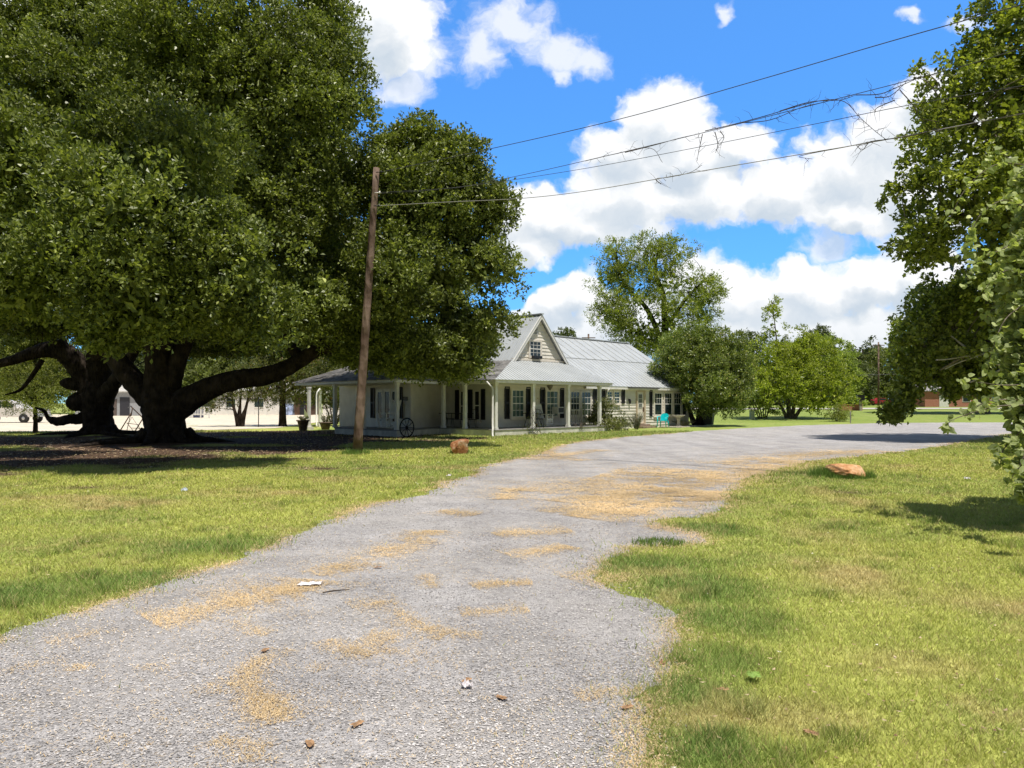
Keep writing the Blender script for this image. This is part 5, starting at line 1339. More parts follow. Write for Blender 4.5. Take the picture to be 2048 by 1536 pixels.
# ---- trees on the left, beyond the oaks
simple_tree('small_tree', base_of(71, 38.5), 'small bushy sunlit tree on a straight thin trunk by the parking lot', [lobe(*l) for l in
    [(60, 720, 38.5, 70, 60), (120, 740, 38.5, 55, 50), (20, 760, 38.5, 60, 46), (90, 790, 38, 80, 36), (140, 800, 38.2, 44, 26), (40, 800, 38, 40, 22), (110, 690, 39, 60, 40), (0, 700, 39, 50, 50), (150, 760, 38.6, 30, 50)]],
    [[apx(71, 870, 38.5, .13), apx(71, 835, 38.5, .10), apx(70, 800, 38.5, .09), apx(72, 740, 38.5, .05)], [apx(70, 808, 38.5, .06), apx(100, 775, 38.4, .04), apx(130, 740, 38.4, .015)], [apx(70, 805, 38.5, .06), apx(40, 770, 38.5, .035), apx(20, 730, 38.5, .015)]], M_small, M_bark,
    fol=dict(density=42, k=8, size=.085, aspect=.5, spread=.16, seed=48, gap=.28, bump=.35, rc=.32, fill=4), ntw=100, rr=.01)
simple_tree('crape_myrtle', base_of(482, 50), 'many stemmed crape myrtle with dark forked trunks at the lot edge', [lobe(*l) for l in
    [(450, 790, 50, 40, 24), (490, 775, 50, 40, 26), (530, 785, 50, 34, 24), (425, 800, 50, 28, 16), (470, 765, 50.5, 46, 20), (540, 800, 49.6, 20, 16), (415, 812, 49.8, 14, 10)]],
    [[apx(478 + a, 856, 50, .10), apx(476 + a * 1.6, 835, 50, .08), apx(476 + a * 2.4 + b, 805, 50, .055), apx(476 + a * 3.2 + b, 780, 50, .02)] for a, b in ((-3, -4), (0, 4), (3, -2), (6, 3), (8, 0), (-1, -8), (4, 10))], M_crape, M_bark,
    fol=dict(density=26, k=8, size=.12, spread=.2, seed=49, gap=.28, bump=.4, rc=.4, fill=3), ntw=80, rr=.012)
simple_tree('shade_tree', base_of(565, 50.5), 'straight dark trunked tree between the crape myrtle and porch roof', [lobe(*l) for l in
    [(560, 770, 50.5, 50, 30), (610, 765, 50, 50, 28), (590, 730, 51, 70, 34), (640, 745, 51, 50, 30), (540, 745, 51, 50, 30), (660, 790, 52, 40, 24), (600, 795, 50, 30, 14), (690, 800, 53, 30, 24), (575, 700, 52, 80, 34)]],
    [[apx(565, 858, 50.5, .42), apx(565, 848, 50.5, .28), apx(565, 820, 50.5, .23), apx(566, 780, 50.5, .19), apx(575, 720, 50.8, .08)], [apx(566, 790, 50.5, .12), apx(600, 770, 50.4, .07), apx(640, 755, 50.6, .03)], [apx(566, 785, 50.5, .1), apx(545, 760, 50.6, .06), apx(530, 745, 50.8, .03)]], M_crape, M_bark,
    fol=dict(density=22, k=8, size=.14, spread=.25, seed=50, gap=.26, bump=.35, rc=.5, fill=5), ntw=80, rr=.014)
simple_tree('crape_myrtle', base_of(668, 56), 'slim many stemmed crape myrtle seen between the far porch posts', [lobe(*l) for l in [(668, 785, 56, 36, 22), (690, 800, 56, 26, 18), (645, 795, 56, 26, 16), (700, 780, 57, 30, 24)]],
    [[apx(668 + a, 850, 56, .07), apx(668 + a * 2, 825, 56, .05), apx(668 + a * 4, 795, 56, .02)] for a in (-6, -3, 0, 3, 6)], M_small, M_bark, fol=dict(density=22, k=8, size=.12, seed=51, gap=.3, rc=.4, fill=2), ntw=40)
# ---- trees far behind on the left that close the view beneath the oaks
for i, (px, py, Y, rx, ry, m) in enumerate([(40, 740, 112, 120, 50, M_wood), (250, 735, 114, 120, 55, M_wood2), (430, 730, 116, 110, 50, M_wood), (600, 720, 112, 120, 56, M_wood2), (760, 720, 108, 110, 60, M_wood), (-120, 730, 112, 120, 60, M_wood2)]):
    lb = ['pale leafy tree behind the lot, left end of the row', 'dark leafy tree behind the grey storefront', 'leafy tree rising behind the long white building', 'dark broad tree rising behind the brown shed', 'leafy tree far behind the left porch roof', 'dark leafy tree behind the lot, beyond the pickup'][i]
    simple_tree('background_tree', base_of(px, Y), lb, [lobe(px, py, Y, rx * .7, ry), lobe(px - rx * .5, py + 15, Y, rx * .5, ry * .7), lobe(px + rx * .5, py + 12, Y, rx * .5, ry * .75), lobe(px, py + 40, Y - 2, rx * .8, ry * .5)],
        [[apx(px, YH + EYE * F / Y, Y, .5), apx(px, py + 40, Y, .4), apx(px, py - 10, Y, .15)]], m, M_bark, group='trees behind the parking lot', fol=dict(density=4, k=9, size=.5, spread=.6, seed=60 + i, gap=.2, gapscale=.2, rc=1.6, fill=2), ntw=0)
# ---- wooded edge far behind on the right
far = [(1500, 700, 150, 34, 38, M_wood2, 'dark round topped pine far behind, between magnolia and lime tree'), (1600, 700, 165, 60, 36, M_wood, 'broad tree in the far wood behind the lime green tree'), (1660, 715, 150, 46, 44, M_wood3, 'light green tree in the far wood just right of the lime tree'), (1690, 735, 140, 30, 52, M_wood3, 'bright narrow tree in the far wood above the brick planter'),
       (1725, 710, 170, 40, 34, M_wood2, 'dark tree standing tallest in the far wood beside the distant power pole'), (1710, 760, 145, 40, 30, M_wood2, 'low dark tree in the far wood behind the grey roofed house'), (1760, 740, 160, 46, 44, M_wood, 'mid green tree in the far wood behind the distant power pole'), (1830, 720, 160, 60, 50, M_wood2, 'dark tree in the far wood partly hidden by the big broadleaf'),
       (1920, 720, 165, 70, 50, M_wood, 'mid green tree in the far wood above the red brick building'), (2020, 720, 160, 70, 50, M_wood2, 'dark tree in the far wood at its right end'), (1450, 740, 165, 60, 40, M_wood, 'mid green tree in the far wood behind the magnolia'), (1640, 680, 175, 30, 24, M_wood2, 'dark small topped tree peeping over the lime tree'), (1700, 790, 135, 30, 18, M_wood3, 'low bright bush before the yellow gabled house'), (1545, 765, 150, 50, 34, M_wood2, 'dark low tree of the far wood right behind the lime tree stems'), (1610, 770, 148, 50, 34, M_wood, 'low green tree of the far wood behind the right lime tree stems'), (1490, 770, 150, 44, 30, M_wood, 'low green tree of the far wood between magnolia and thin grey stems'), (1130, 680, 160, 24, 20, M_wood2, 'pine tip showing above the wing roof ridge')]
for i, (px, py, Y, rx, ry, m, lb) in enumerate(far):
    simple_tree('wood_tree', base_of(px, Y), lb, [lobe(px, py, Y, rx * .75, ry * .8), lobe(px - rx * .45, py + ry * .4, Y, rx * .55, ry * .6), lobe(px + rx * .45, py + ry * .4, Y, rx * .55, ry * .6), lobe(px, py + ry * 1.1, Y - 1, rx * .8, ry * .7)],
        [[apx(px, YH + (EYE - float(terrain((px - 1024) * Y / F, Y))) * F / Y + 1, Y, .45), apx(px, py + ry, Y, .35), apx(px, py - ry * .3, Y, .12)]], m, M_bark, group='trees of the far wood', fol=dict(density=4.5, k=9, size=.46, aspect=.5, spread=.55, seed=80 + i, gap=.24, gapscale=.2, bump=.4, rc=1.3, fill=2), ntw=0)

# ---- shrubs by the house
def shrub(name, label, lobes, M, stems, **kw):
    base = stems[0][0]
    return simple_tree(name, Vector((base[0], base[1], 0)), label, lobes, stems, M, M_bark_l, cat='shrub', fol=kw, ntw=40, rr=.006)
Mshr = leaf_mat('shrub_leaf', (.07, .085, .025), (.20, .21, .07), trans=.3, rough=.4, rare=(.42, .40, .24))
Y = 42.5
shrub('flowering_shrub', 'leafy green shrub growing against the end of the porch slab', [lobe(*l) for l in [(1206, 832, 42.6, 24, 22), (1224, 838, 42.4, 22, 18), (1192, 846, 43, 18, 13), (1215, 848, 42, 36, 14), (1212, 812, 42.8, 16, 12)]], Mshr, [[apx(1212, 862, 42.5, .04), apx(1208, 845, 42.5, .03), apx(1205, 825, 42.5, .01)]], density=60, k=7, size=.11, aspect=.4, spread=.14, seed=101, gap=.18, thin_back=False, rc=.25)
shrub('low_shrub', 'low speckled shrub with pale flowers beside the larger porch shrub', [lobe(*l) for l in [(1243, 846, 43, 13, 10), (1252, 852, 43, 11, 7), (1236, 854, 42.6, 14, 7)]], leaf_mat('speckled_leaf', (.07, .085, .035), (.22, .22, .11), trans=.25, rare=(.6, .58, .5)), [[apx(1243, 860, 43, .02), apx(1243, 850, 43, .015), apx(1244, 842, 43, .006)]], density=70, k=7, size=.08, spread=.1, seed=102, gap=.2, thin_back=False, rc=.18)
def spiky(name, label, px, Y, n, hgt, spread, M):
    r = np.random.default_rng(int(px)); b = base_of(px, Y); root = empty(name, b, 0, label, 'plant')
    N = n * 26; s = np.repeat(np.arange(n), 26); a = r.random(n) * 2 * pi; le = (r.random(n) ** .7 * spread)
    hh = hgt * (.6 + .4 * r.random(n)); t = np.tile(np.linspace(.08, 1, 26), n)
    P = np.stack([np.cos(a[s]) * le[s] * t ** 1.3 + .1 * np.cos(a[s]), np.sin(a[s]) * le[s] * t ** 1.3 + .1 * np.sin(a[s]), hh[s] * t], 1)
    A = unit(np.stack([np.cos(a[s]) * .3, np.sin(a[s]) * .3, np.ones(N)], 1) + r.normal(0, .5, (N, 3))); B = unit(np.cross(A, r.normal(size=(N, 3))))
    V, lp = leaf_verts(P, A, B, np.full(N, .09) * (.7 + .6 * r.random(N)), np.full(N, .016)); np_mesh('foliage', V, lp, M, parent=root)
    m = MB()
    for i in range(n): m.tube([(.1 * cos(a[i]), .1 * sin(a[i]), 0), (cos(a[i]) * le[i] * .45, sin(a[i]) * le[i] * .45, hh[i] * .5), (cos(a[i]) * (le[i] + .1), sin(a[i]) * (le[i] + .1), hh[i])], .006, n=4, cap=False)
    m.build('stems', M_bark_l, root); return root
M_rosem = leaf_mat('rosemary_leaf', (.06, .075, .04), (.16, .18, .10), trans=.2)
spiky('rosemary_bush', 'upright grey green rosemary bush left of the side door step', 1273, 45, 60, 1.0, .5, M_rosem)
spiky('lavender_plant', 'low spreading silvery plant under the birdbath', 1367, 49.6, 70, .42, .75, leaf_mat('lavender_leaf', (.10, .11, .055), (.22, .22, .12), trans=.25))
spiky('weed_clump', 'thin brown dry weed growing at the slab edge below the wooden gate', 1158, 40.2, 14, .62, .35, M_bark_l)
for px, Y, hh, lb in ((606, 43, .25, 'low pale flowers growing in the brown pot'), (651, 44.5, .5, 'dark bushy plant filling the pot between the far posts')):
    o = spiky('potted_plant', lb, px, Y, 26, hh, .3, M_crape); o.location.z = .55 if px == 606 else .38
# bushes along the far side of the left porch
shrub('dark_bush', 'dark leafy bush behind the rear porch steps', [lobe(*l) for l in [(680, 835, 52, 16, 14), (664, 842, 52, 14, 10), (695, 842, 52, 12, 10)]], M_crape, [[apx(680, 850, 52, .03), apx(680, 840, 52, .02), apx(681, 830, 52, .008)]], density=30, k=7, size=.1, seed=103, gap=.25, rc=.3, fill=2)
# climbing vine at the porch post
vr = empty('porch_vine', hp(s_at(1066, -.05), -.05, 0), 0, 'leafless brown vine with few leaves climbing the porch post', 'vine')
m = MB(); rr_ = random.Random(3)
for k in range(7):
    x = rr_.uniform(-.5, .35); pts = []
    for j in range(9):
        t = j / 8; pts.append((x * (1 - t) + .12 * sin(j * 1.7 + k), -.18 + .05 * cos(j * 2 + k), t * rr_.uniform(1.1, 1.5)))
    m.tube(pts, [.012 * (1 - .7 * j / 8) for j in range(9)], n=5)
m.build('stem', M_bark, vr)
r_ = np.random.default_rng(8); N = 120
P = np.stack([r_.normal(-.1, .28, N), r_.normal(-.2, .08, N), np.abs(r_.normal(.35, .45, N))], 1); A = unit(r_.normal(size=(N, 3))); B = unit(np.cross(A, r_.normal(size=(N, 3))))
V, lp = leaf_verts(P, A, B, np.full(N, .08), np.full(N, .05)); np_mesh('leaves', V, lp, M_crape, parent=vr)
# ================================================================ pole, wires, stones, litter
M_pole = bark_mat('pole_wood', (.085, .055, .042), (.25, .18, .145), 2)
pole = empty('utility_pole', Vector((at(714, 907, 23.2).x, 23.2, 0)), 0, 'leaning weathered brown wooden utility pole on the lawn before the porch', 'utility pole')
base = pole.location; top = at(753, 336, 23.2)
mb = MB(); mb.M = Matrix.Translation(-base)
mb.tube([base + (top - base) * t + Vector((0, 0, -.2 if t == 0 else 0)) for t in np.linspace(0, 1, 14)], list(np.linspace(.152, .098, 14)), n=14, jit=.02); mb.build('shaft', M_pole, pole)
M_wire = mat('wire', (.05, .05, .055), .6); M_wirel = mat('pale_wire', (.30, .29, .28), .6)
def polept(py): t = (907 - py) / (907 - 336); return base + (top - base) * t
for py in (347, 388, 414):
    b = MB(); b.M = Matrix.Translation(-base); p = polept(py); b.tube([p + Vector((.02, -.13, 0)), p + Vector((.16, -.15, .0))], .014, n=6); b.lathe([(.02, -.03), (.035, -.02), (.03, .02), (.015, .05)], n=8, c=(p.x + .18, p.y - .15, p.z)); b.build('insulator', M_post if py == 388 else M_iron, pole)
def wire(label, pts, r=.009, m=M_wire):
    """pts: pole point then measured (px, py, distance) points"""
    q = [np.array(p) for p in pts]; q = catmull([tuple(x) for x in q], 10)
    mb = MB(); mb.tube(q, r, n=5, cap=False); o = mb.build('overhead_wire', m); tag(o, label, 'wire', 'wires strung from the wooden pole'); return q
def wp3(px, py, Y): p = at(px, py, Y); return (p.x, p.y, p.z)
def wY(px): return 23.2 + (px - 755) / (2048 - 755) * (12.5 - 23.2)      # the wires run towards the viewer on the right
def run(py0, pts):
    p = polept(py0); out = [(p.x + .18, p.y - .15, p.z)]
    for (x, y) in pts: out.append(wp3(x, y, wY(x)))
    a, b = np.array(out[-2]), np.array(out[-1]); out.append(tuple(b + (b - a) * 1.6)); return out
w1 = wire('topmost bare dark wire crossing the blue sky to the right', run(347, [(970, 300), (1240, 238), (1500, 165), (1780, 83), (2048, 8)]), .010)
w2 = wire('upper wire of the vine hung pair, tangled with dead twigs', run(388, [(900, 376), (1001, 359), (1169, 322), (1404, 266), (1657, 202), (1898, 140), (2048, 95)]), .008, M_wire)
w3 = wire('thin clean wire between the two vine hung wires', run(390, [(900, 377), (1152, 340), (1399, 294), (1640, 246), (1819, 210), (2048, 171)]), .007, M_wire)
w4 = wire('lowest pale wire carrying a long dead vine stem', run(414, [(900, 404), (1040, 397), (1180, 381), (1404, 342), (1600, 309), (1774, 279), (2048, 227)]), .010, M_wirel)
M_twig = mat('dead_twig', (.075, .055, .045), .9, var=.3, vscale=8)
def dead_vine(label, stems, seed):
    r = random.Random(seed); mb = MB(); org = Vector(wp3(*stems[0][0], wY(stems[0][0][0])))
    root = empty('dead_vine', org, 0, label, 'dead vine', 'dead vines caught on the wires'); mb.M = Matrix.Translation(-org)
    for st in stems:
        pts = []
        for (x, y) in st: pts.append((*wp3(x, y, wY(x) + r.uniform(-.15, .15)), .011))
        pts = catmull(pts, 5); n = len(pts)
        mb.tube([p[:3] for p in pts], [max(.005, 0.011 * (1 - .6 * i / n)) for i in range(n)], n=5)
        for i in range(1, n - 1):
            for k in range(2 if r.random() < .45 else 1):
                if r.random() < .55:
                    p = Vector(pts[i][:3]); d = Vector((r.uniform(-1, 1), r.uniform(-.6, .6), r.uniform(-1, .8))).normalized(); L = r.uniform(.08, .38)
                    m_ = p + d * L * .5 + Vector((r.uniform(-.06, .06), 0, r.uniform(-.06, .06)))
                    mb.tube([p, m_, p + d * L + Vector((r.uniform(-.08, .08), 0, r.uniform(-.08, .05)))], [.0045, .0035, .0015], n=4, cap=False)
    mb.build('stem', M_twig, root); return root
dead_vine('long tangled dead vine along the upper wire, bending down to the lowest wire', [[(1410, 262), (1470, 248), (1530, 232), (1590, 214), (1650, 200), (1690, 204), (1720, 235), (1750, 262), (1772, 279)], [(1560, 222), (1620, 204), (1680, 200), (1712, 190)], [(1480, 246), (1540, 240), (1600, 216), (1640, 206)]], 1)
dead_vine('fine dead vine sprays on the upper wire near the big right tree', [[(1712, 190), (1760, 188), (1800, 172), (1850, 152), (1900, 150)], [(1750, 195), (1780, 192), (1812, 165)], [(1800, 180), (1830, 215), (1838, 235), (1880, 244)], [(1790, 200), (1755, 215), (1750, 225)]], 2)
dead_vine('thin dead vine hanging from the upper wire before the tall cloud', [[(1170, 322), (1230, 308), (1300, 296), (1325, 325)], [(1250, 305), (1310, 290), (1360, 276), (1410, 265)], [(1405, 268), (1398, 300), (1394, 322)], [(1430, 264), (1436, 290), (1431, 306)], [(1440, 262), (1448, 275), (1440, 290)]], 3)
dead_vine('dead vine stem resting along the lowest wire toward the right tree', [[(1772, 279), (1820, 272), (1880, 258), (1950, 246), (2050, 226)], [(1772, 279), (1740, 284), (1725, 300), (1712, 290)], [(1740, 284), (1690, 294), (1600, 312), (1625, 318)]], 4)
dead_vine('small dead sprig caught on the lowest wire above the farmhouse', [[(1322, 368), (1312, 358), (1340, 354), (1380, 345), (1404, 330)]], 5)

# ---------------------------------------------------------------- two rocks
def rock(name, label, loc, size, M, seed, boxy=.5, mat2=None):
    r = np.random.default_rng(seed); import bmesh
    bm = bmesh.new(); bmesh.ops.create_icosphere(bm, subdivisions=5, radius=1)
    P = np.array([v.co[:] for v in bm.verts])
    Q = P / (np.abs(P) ** 5).sum(1, keepdims=True) ** (.2 * boxy)
    n = vnoise(P * 1.7 + seed, seed) - .5; n2 = vnoise(P * 5 + seed, seed + 1) - .5; n3 = vnoise(P * 13, seed + 2) - .5
    Q = Q * (1 + .35 * n + .13 * n2 + .05 * n3)[:, None]
    for k in range(9):            # broken flat faces
        d = unit(r.normal(size=3)); lim = .72 + .25 * r.random(); h = Q @ d; Q -= np.outer(np.maximum(h - lim, 0), d) * .9
    Q = Q * np.array(size)
    for v, q in zip(bm.verts, Q): v.co = q
    me = bpy.data.meshes.new(name); bm.to_mesh(me); bm.free(); me.materials.append(M)
    me.polygons.foreach_set('use_smooth', [True] * len(me.polygons))
    o = bpy.data.objects.new(name, me); COL.objects.link(o); o.location = loc
    return tag(o, label, 'rock')
def rock_mat(name, c1, c2, c3):
    m = bpy.data.materials.new(name); n, l = nt(m); b = n['Principled BSDF']; b.inputs['Roughness'].default_value = .9; b.inputs['Specular IOR Level'].default_value = .2
    tc = n.new('ShaderNodeTexCoord'); nz = n.new('ShaderNodeTexNoise'); nz.inputs['Scale'].default_value = 5; nz.inputs['Detail'].default_value = 8; nz.inputs['Roughness'].default_value = .65; l.new(tc.outputs['Object'], nz.inputs['Vector'])
    cr = n.new('ShaderNodeValToRGB'); e = cr.color_ramp.elements; e[0].position = .34; e[0].color = (*c1, 1); e[1].position = .66; e[1].color = (*c3, 1); k = e.new(.5); k.color = (*c2, 1)
    l.new(nz.outputs['Fac'], cr.inputs['Fac']); l.new(cr.outputs['Color'], b.inputs['Base Color'])
    n2 = n.new('ShaderNodeTexNoise'); n2.inputs['Scale'].default_value = 18; n2.inputs['Detail'].default_value = 8; l.new(tc.outputs['Object'], n2.inputs['Vector'])
    bp = n.new('ShaderNodeBump'); bp.inputs['Strength'].default_value = .8; bp.inputs['Distance'].default_value = .03; l.new(n2.outputs['Fac'], bp.inputs['Height']); l.new(bp.outputs['Normal'], b.inputs['Normal'])
    return m
rock('boulder', 'upright rust brown squarish rock on the left lawn edge near the drive', at(917, 893, 23.4), (.30, .24, .235), rock_mat('rust_rock', (.16, .06, .03), (.40, .18, .08), (.46, .36, .26)), 4, 1.0)
rock('boulder', 'low wide orange sandstone rock in the grass right of the drive', at(1690, 944, 15.9), (.41, .30, .17), rock_mat('sand_rock', (.34, .14, .06), (.52, .28, .13), (.62, .42, .26)), 9, .5)
def tuft(cx, cy, rx, ry, n, h, seed, label):
    r = np.random.default_rng(seed); a = r.random(n) * 2 * pi; q = np.sqrt(r.random(n)); x = cx + rx * q * np.cos(a); y = cy + ry * q * np.sin(a)
    hh = h * (.5 + .7 * r.random(n)); w = .004 + .004 * r.random(n); b = r.random(n) * 2 * pi; le = hh * (.2 + .6 * r.random(n)); f = r.random(n) * 2 * pi
    z = np.zeros(n)
    V = np.stack([np.stack([x - w * np.cos(f), y - w * np.sin(f), z], 1), np.stack([x + w * np.cos(f), y + w * np.sin(f), z], 1), np.stack([x + le * np.cos(b), y + le * np.sin(b), hh], 1)], 1)
    c = np.array([.15, .24, .05]) * (.7 + .7 * r.random((n, 1))); c = np.repeat(np.concatenate([c, np.ones((n, 1))], 1)[:, None], 3, 1)
    o = np_mesh('grass_tuft', V.reshape(-1, 3), 3, M_grass, attr={'tint': c.reshape(-1, 4)}); tag(o, label, 'grass tuft', 'long grass tufts round rocks and posts')
rk = gp(1690, 955)
tuft(rk[0] - .45, rk[1], .30, .25, 900, .26, 1, 'long green grass at the left side of the orange sandstone rock')
tuft(rk[0] + .38, rk[1] - .12, .22, .16, 420, .17, 2, 'ragged grass at the right end of the orange sandstone rock')
tuft(rk[0] - .05, rk[1] - .32, .38, .10, 420, .12, 3, 'short grass in front of the orange sandstone rock')
rk = gp(917, 906)
tuft(rk[0] + .1, rk[1] - .25, .42, .10, 260, .15, 4, 'thin grass in front of the rust brown rock')
tuft(base.x, base.y - .15, .45, .3, 700, .20, 5, 'tall grass round the foot of the utility pole')
tuft(at(1320, 1085, 8.3).x, 8.4, .3, .25, 500, .07, 6, 'darker grass tongue reaching onto the gravel')

# ---------------------------------------------------------------- litter one could pick up
M_paper = mat('crumpled_paper', (.74, .70, .72), .8, var=.1, vscale=20)
def crumple(name, label, cat, px, py, sx, sy, h, M, seed, grp=None):
    x, y = gp(px, py); n = 9; mb = MB(); r = random.Random(seed)
    vs = [((i / (n - 1) - .5) * sx + r.uniform(-.06, .06) * sx, (j / (n - 1) - .5) * sy + r.uniform(-.06, .06) * sy, abs(r.gauss(.3, .35)) * h + .004) for j in range(n) for i in range(n)]
    fs = [(j * n + i, j * n + i + 1, (j + 1) * n + i + 1, (j + 1) * n + i) for j in range(n - 1) for i in range(n - 1) if not ((i in (0, n - 2)) and (j in (0, n - 2)))]
    used = sorted({k for f in fs for k in f}); mp = {k: i for i, k in enumerate(used)}
    mb.add([vs[k] for k in used], [tuple(mp[k] for k in f) for f in fs]); o = mb.build(name, M); o.location = (x, y, .012 + float(terrain(x, y))); o.rotation_euler.z = r.uniform(0, 3)
    return tag(o, label, cat, grp)
o = crumple('paper_scrap', 'flattened white paper scrap lying across the gravel drive', 'litter', 620, 1172, .20, .10, .02, M_paper, 1); o.rotation_euler.z = .15
crumple('tissue', 'small crumpled white tissue on the near gravel', 'litter', 934, 1378, .045, .06, .03, M_paper, 2)
crumple('paper_scrap', 'pale blue litter scrap on the left lawn', 'litter', 369, 984, .10, .09, .07, mat('blue_litter', (.60, .66, .74), .7), 3)
crumple('paper_scrap', 'white litter scrap in the grass right of the orange rock', 'litter', 1934, 960, .14, .10, .05, M_paper, 4)
crumple('paper_scrap', 'white litter bit on the left lawn near the drive edge', 'litter', 898, 954, .12, .08, .05, M_paper, 5)
M_dry = mat('dry_leaf', (.42, .25, .13), .8, var=.3, vscale=30); M_drygreen = mat('green_leaf', (.22, .34, .06), .6)
leafspots = [(530, 1305, 'rust coloured dead leaf beside the long straw streak'), (715, 1454, 'pinkish brown dead leaf lying on the near gravel'), (933, 1366, 'brown dead leaf just behind the white tissue'), (1003, 1401, 'orange dead leaf on the gravel right of the tissue'), (1622, 1472, 'pale dry leaf standing in the near right grass'),
             (1570, 1508, 'brown dry leaf at the bottom of the right grass'), (1325, 1330, 'rust leaf at the gravel and grass edge'), (1254, 1420, 'orange leaf on the gravel close to the grass edge'), (756, 1138, 'dark red bit of leaf on the upper straw streak'), (1445, 1384, 'pale dead leaf in the grass left of the green leaf'),
             (360, 1145, 'tan dead leaf on the left drive edge'), (620, 1494, 'curled tan leaf on the near gravel bottom')]
for i, (px, py, lb) in enumerate(leafspots):
    o = crumple('fallen_leaf', lb, 'leaf', px, py, .07, .035, .008, M_dry, 20 + i, 'dead leaves dropped on drive and grass')
crumple('fallen_leaf', 'fresh green broad leaf lying in the near right grass', 'leaf', 1508, 1364, .085, .07, .012, M_drygreen, 50).location.z = .035
x, y = gp(672, 1187); mb = MB(); mb.tube([(-.1, -.05, .02), (-.02, -.012, .026), (.05, .03, .022), (.1, .055, .02)], [.005, .006, .005, .003], n=6); o = mb.build('stick', M_twig); o.location = (x, y, 0); tag(o, 'short dark stick lying on the gravel beside the white paper', 'stick')

# ---------------------------------------------------------------- swing frame under the oaks
M_sw = mat('rusty_tube', (.13, .075, .05), .6, metal=.3, var=.3, vscale=6)
Y = 40; sw = empty('swing_frame', base_of(262, Y), 0, 'rusty empty garden swing frame seen between the oak trunks', 'swing'); sx0 = sw.location
def sp(px, py, dy=0): p = at(px, py, Y + dy); return p - sx0
for i, (a, tp, b, dy) in enumerate((((238, 868), (262, 832), (253, 867), 0), ((268, 874), (286, 842), (291, 872), -.3))):
    m = MB(); p0, p1, p2 = sp(*a, dy), sp(*tp, dy), sp(*b, dy + .9); p0.z = p2.z = 0; p1.z += .15
    m.tube([p0, p1], .03, n=7); m.build('leg', M_sw, sw); m = MB(); m.tube([p1, p2], .018, n=6); m.build('rear_leg', M_sw, sw)
m = MB(); m.tube([sp(262, 832), sp(265, 815, .1), sp(261, 812, .3), sp(286, 836, -.2)], .028, n=7); m.build('top_bar', M_sw, sw)
m = MB(); q = [sp(254, 846), sp(262, 856), sp(280, 857, -.2), sp(276, 849, .3), sp(258, 847, .3), sp(254, 846)]; m.tube(q, .018, n=6); m.tube([sp(262, 856), sp(268, 864)], .014, n=5); m.build('seat_frame', M_sw, sw)
for a, b in (((264, 834), (257, 847)), ((264, 834), (279, 857))):
    m = MB(); m.tube([sp(*a), sp(*b)], .010, n=5); m.build('hanger', M_sw, sw)

# ---------------------------------------------------------------- the lot and buildings on the left
M_pick = mat('pickup_paint', (.62, .58, .54), .3, var=.05); M_tyre = mat('tyre', (.02, .02, .02), .8); M_rim = mat('wheel_rim', (.5, .5, .5), .3, metal=.6)
def extrude_profile(mb, prof, w0, w1, mi=0):
    n = len(prof); vs = [(p[0], w0, p[1]) for p in prof] + [(p[0], w1, p[1]) for p in prof]
    mb.add(vs, [tuple(range(n)), tuple(range(2 * n - 1, n - 1, -1))] + [(i, n + i, n + (i + 1) % n, (i + 1) % n) for i in range(n)], mi)
def wheel(root, x, y, r, w):
    t = MB(); t.M = Matrix.Translation((x, y, r)) @ Matrix.Rotation(pi / 2, 4, 'X'); t.lathe([(r * .6, -w / 2), (r * .95, -w / 2), (r, -w / 3), (r, w / 3), (r * .95, w / 2), (r * .6, w / 2)], n=20); o = t.build('wheel', M_tyre, root)
    t = MB(); t.M = Matrix.Translation((x, y, r)) @ Matrix.Rotation(pi / 2, 4, 'X'); t.lathe([(r * .08, -w / 2 - .02), (r * .58, -w / 2 + .02), (r * .6, w / 2 - .02), (r * .08, w / 2 + .02)], n=20); t.build('rim', M_rim, o)
pk = empty('pickup_truck', (at(62, 848, 60).x - 1.75, 60, 0), 0, 'dusty white pickup truck parked on the pale lot', 'truck')
prof = [(2.75, .55), (2.78, .75), (2.72, 1.05), (2.45, 1.14), (1.25, 1.20), (1.2, 1.22), (.65, 1.80), (.45, 1.86), (-.55, 1.86), (-.72, 1.78), (-.78, 1.2), (-2.7, 1.2), (-2.75, .62), (-2.55, .50), (2.5, .48)]
m = MB(); extrude_profile(m, prof, -.93, .93); m.build('body', M_pick, pk)
for (x0, x1) in ((-.62, -.02), (.05, 1.0)):
    g = MB(); e = .12 if x0 > 0 else 0
    for s_ in (-1, 1): g.add([(x0, s_ * .945, 1.26), (x1, s_ * .945, 1.26), (x1 - (.48 if x0 > 0 else 0), s_ * .945, 1.74), (x0, s_ * .945, 1.76)], [(0, 1, 2, 3)])
    g.build('side_window', M_glass, pk)
m = MB(); m.box((2.74, -.9, .5), (2.86, .9, .72)); m.build('bumper', M_rim, pk)
for x in (1.75, -1.75):
    for y in (-.85, .85): wheel(pk, x, y, .38, .24)
M_wallw = mat('white_render', (.74, .72, .68), .8, var=.06, vscale=.8); M_roofw = mat('pale_roof', (.5, .48, .45), .8)
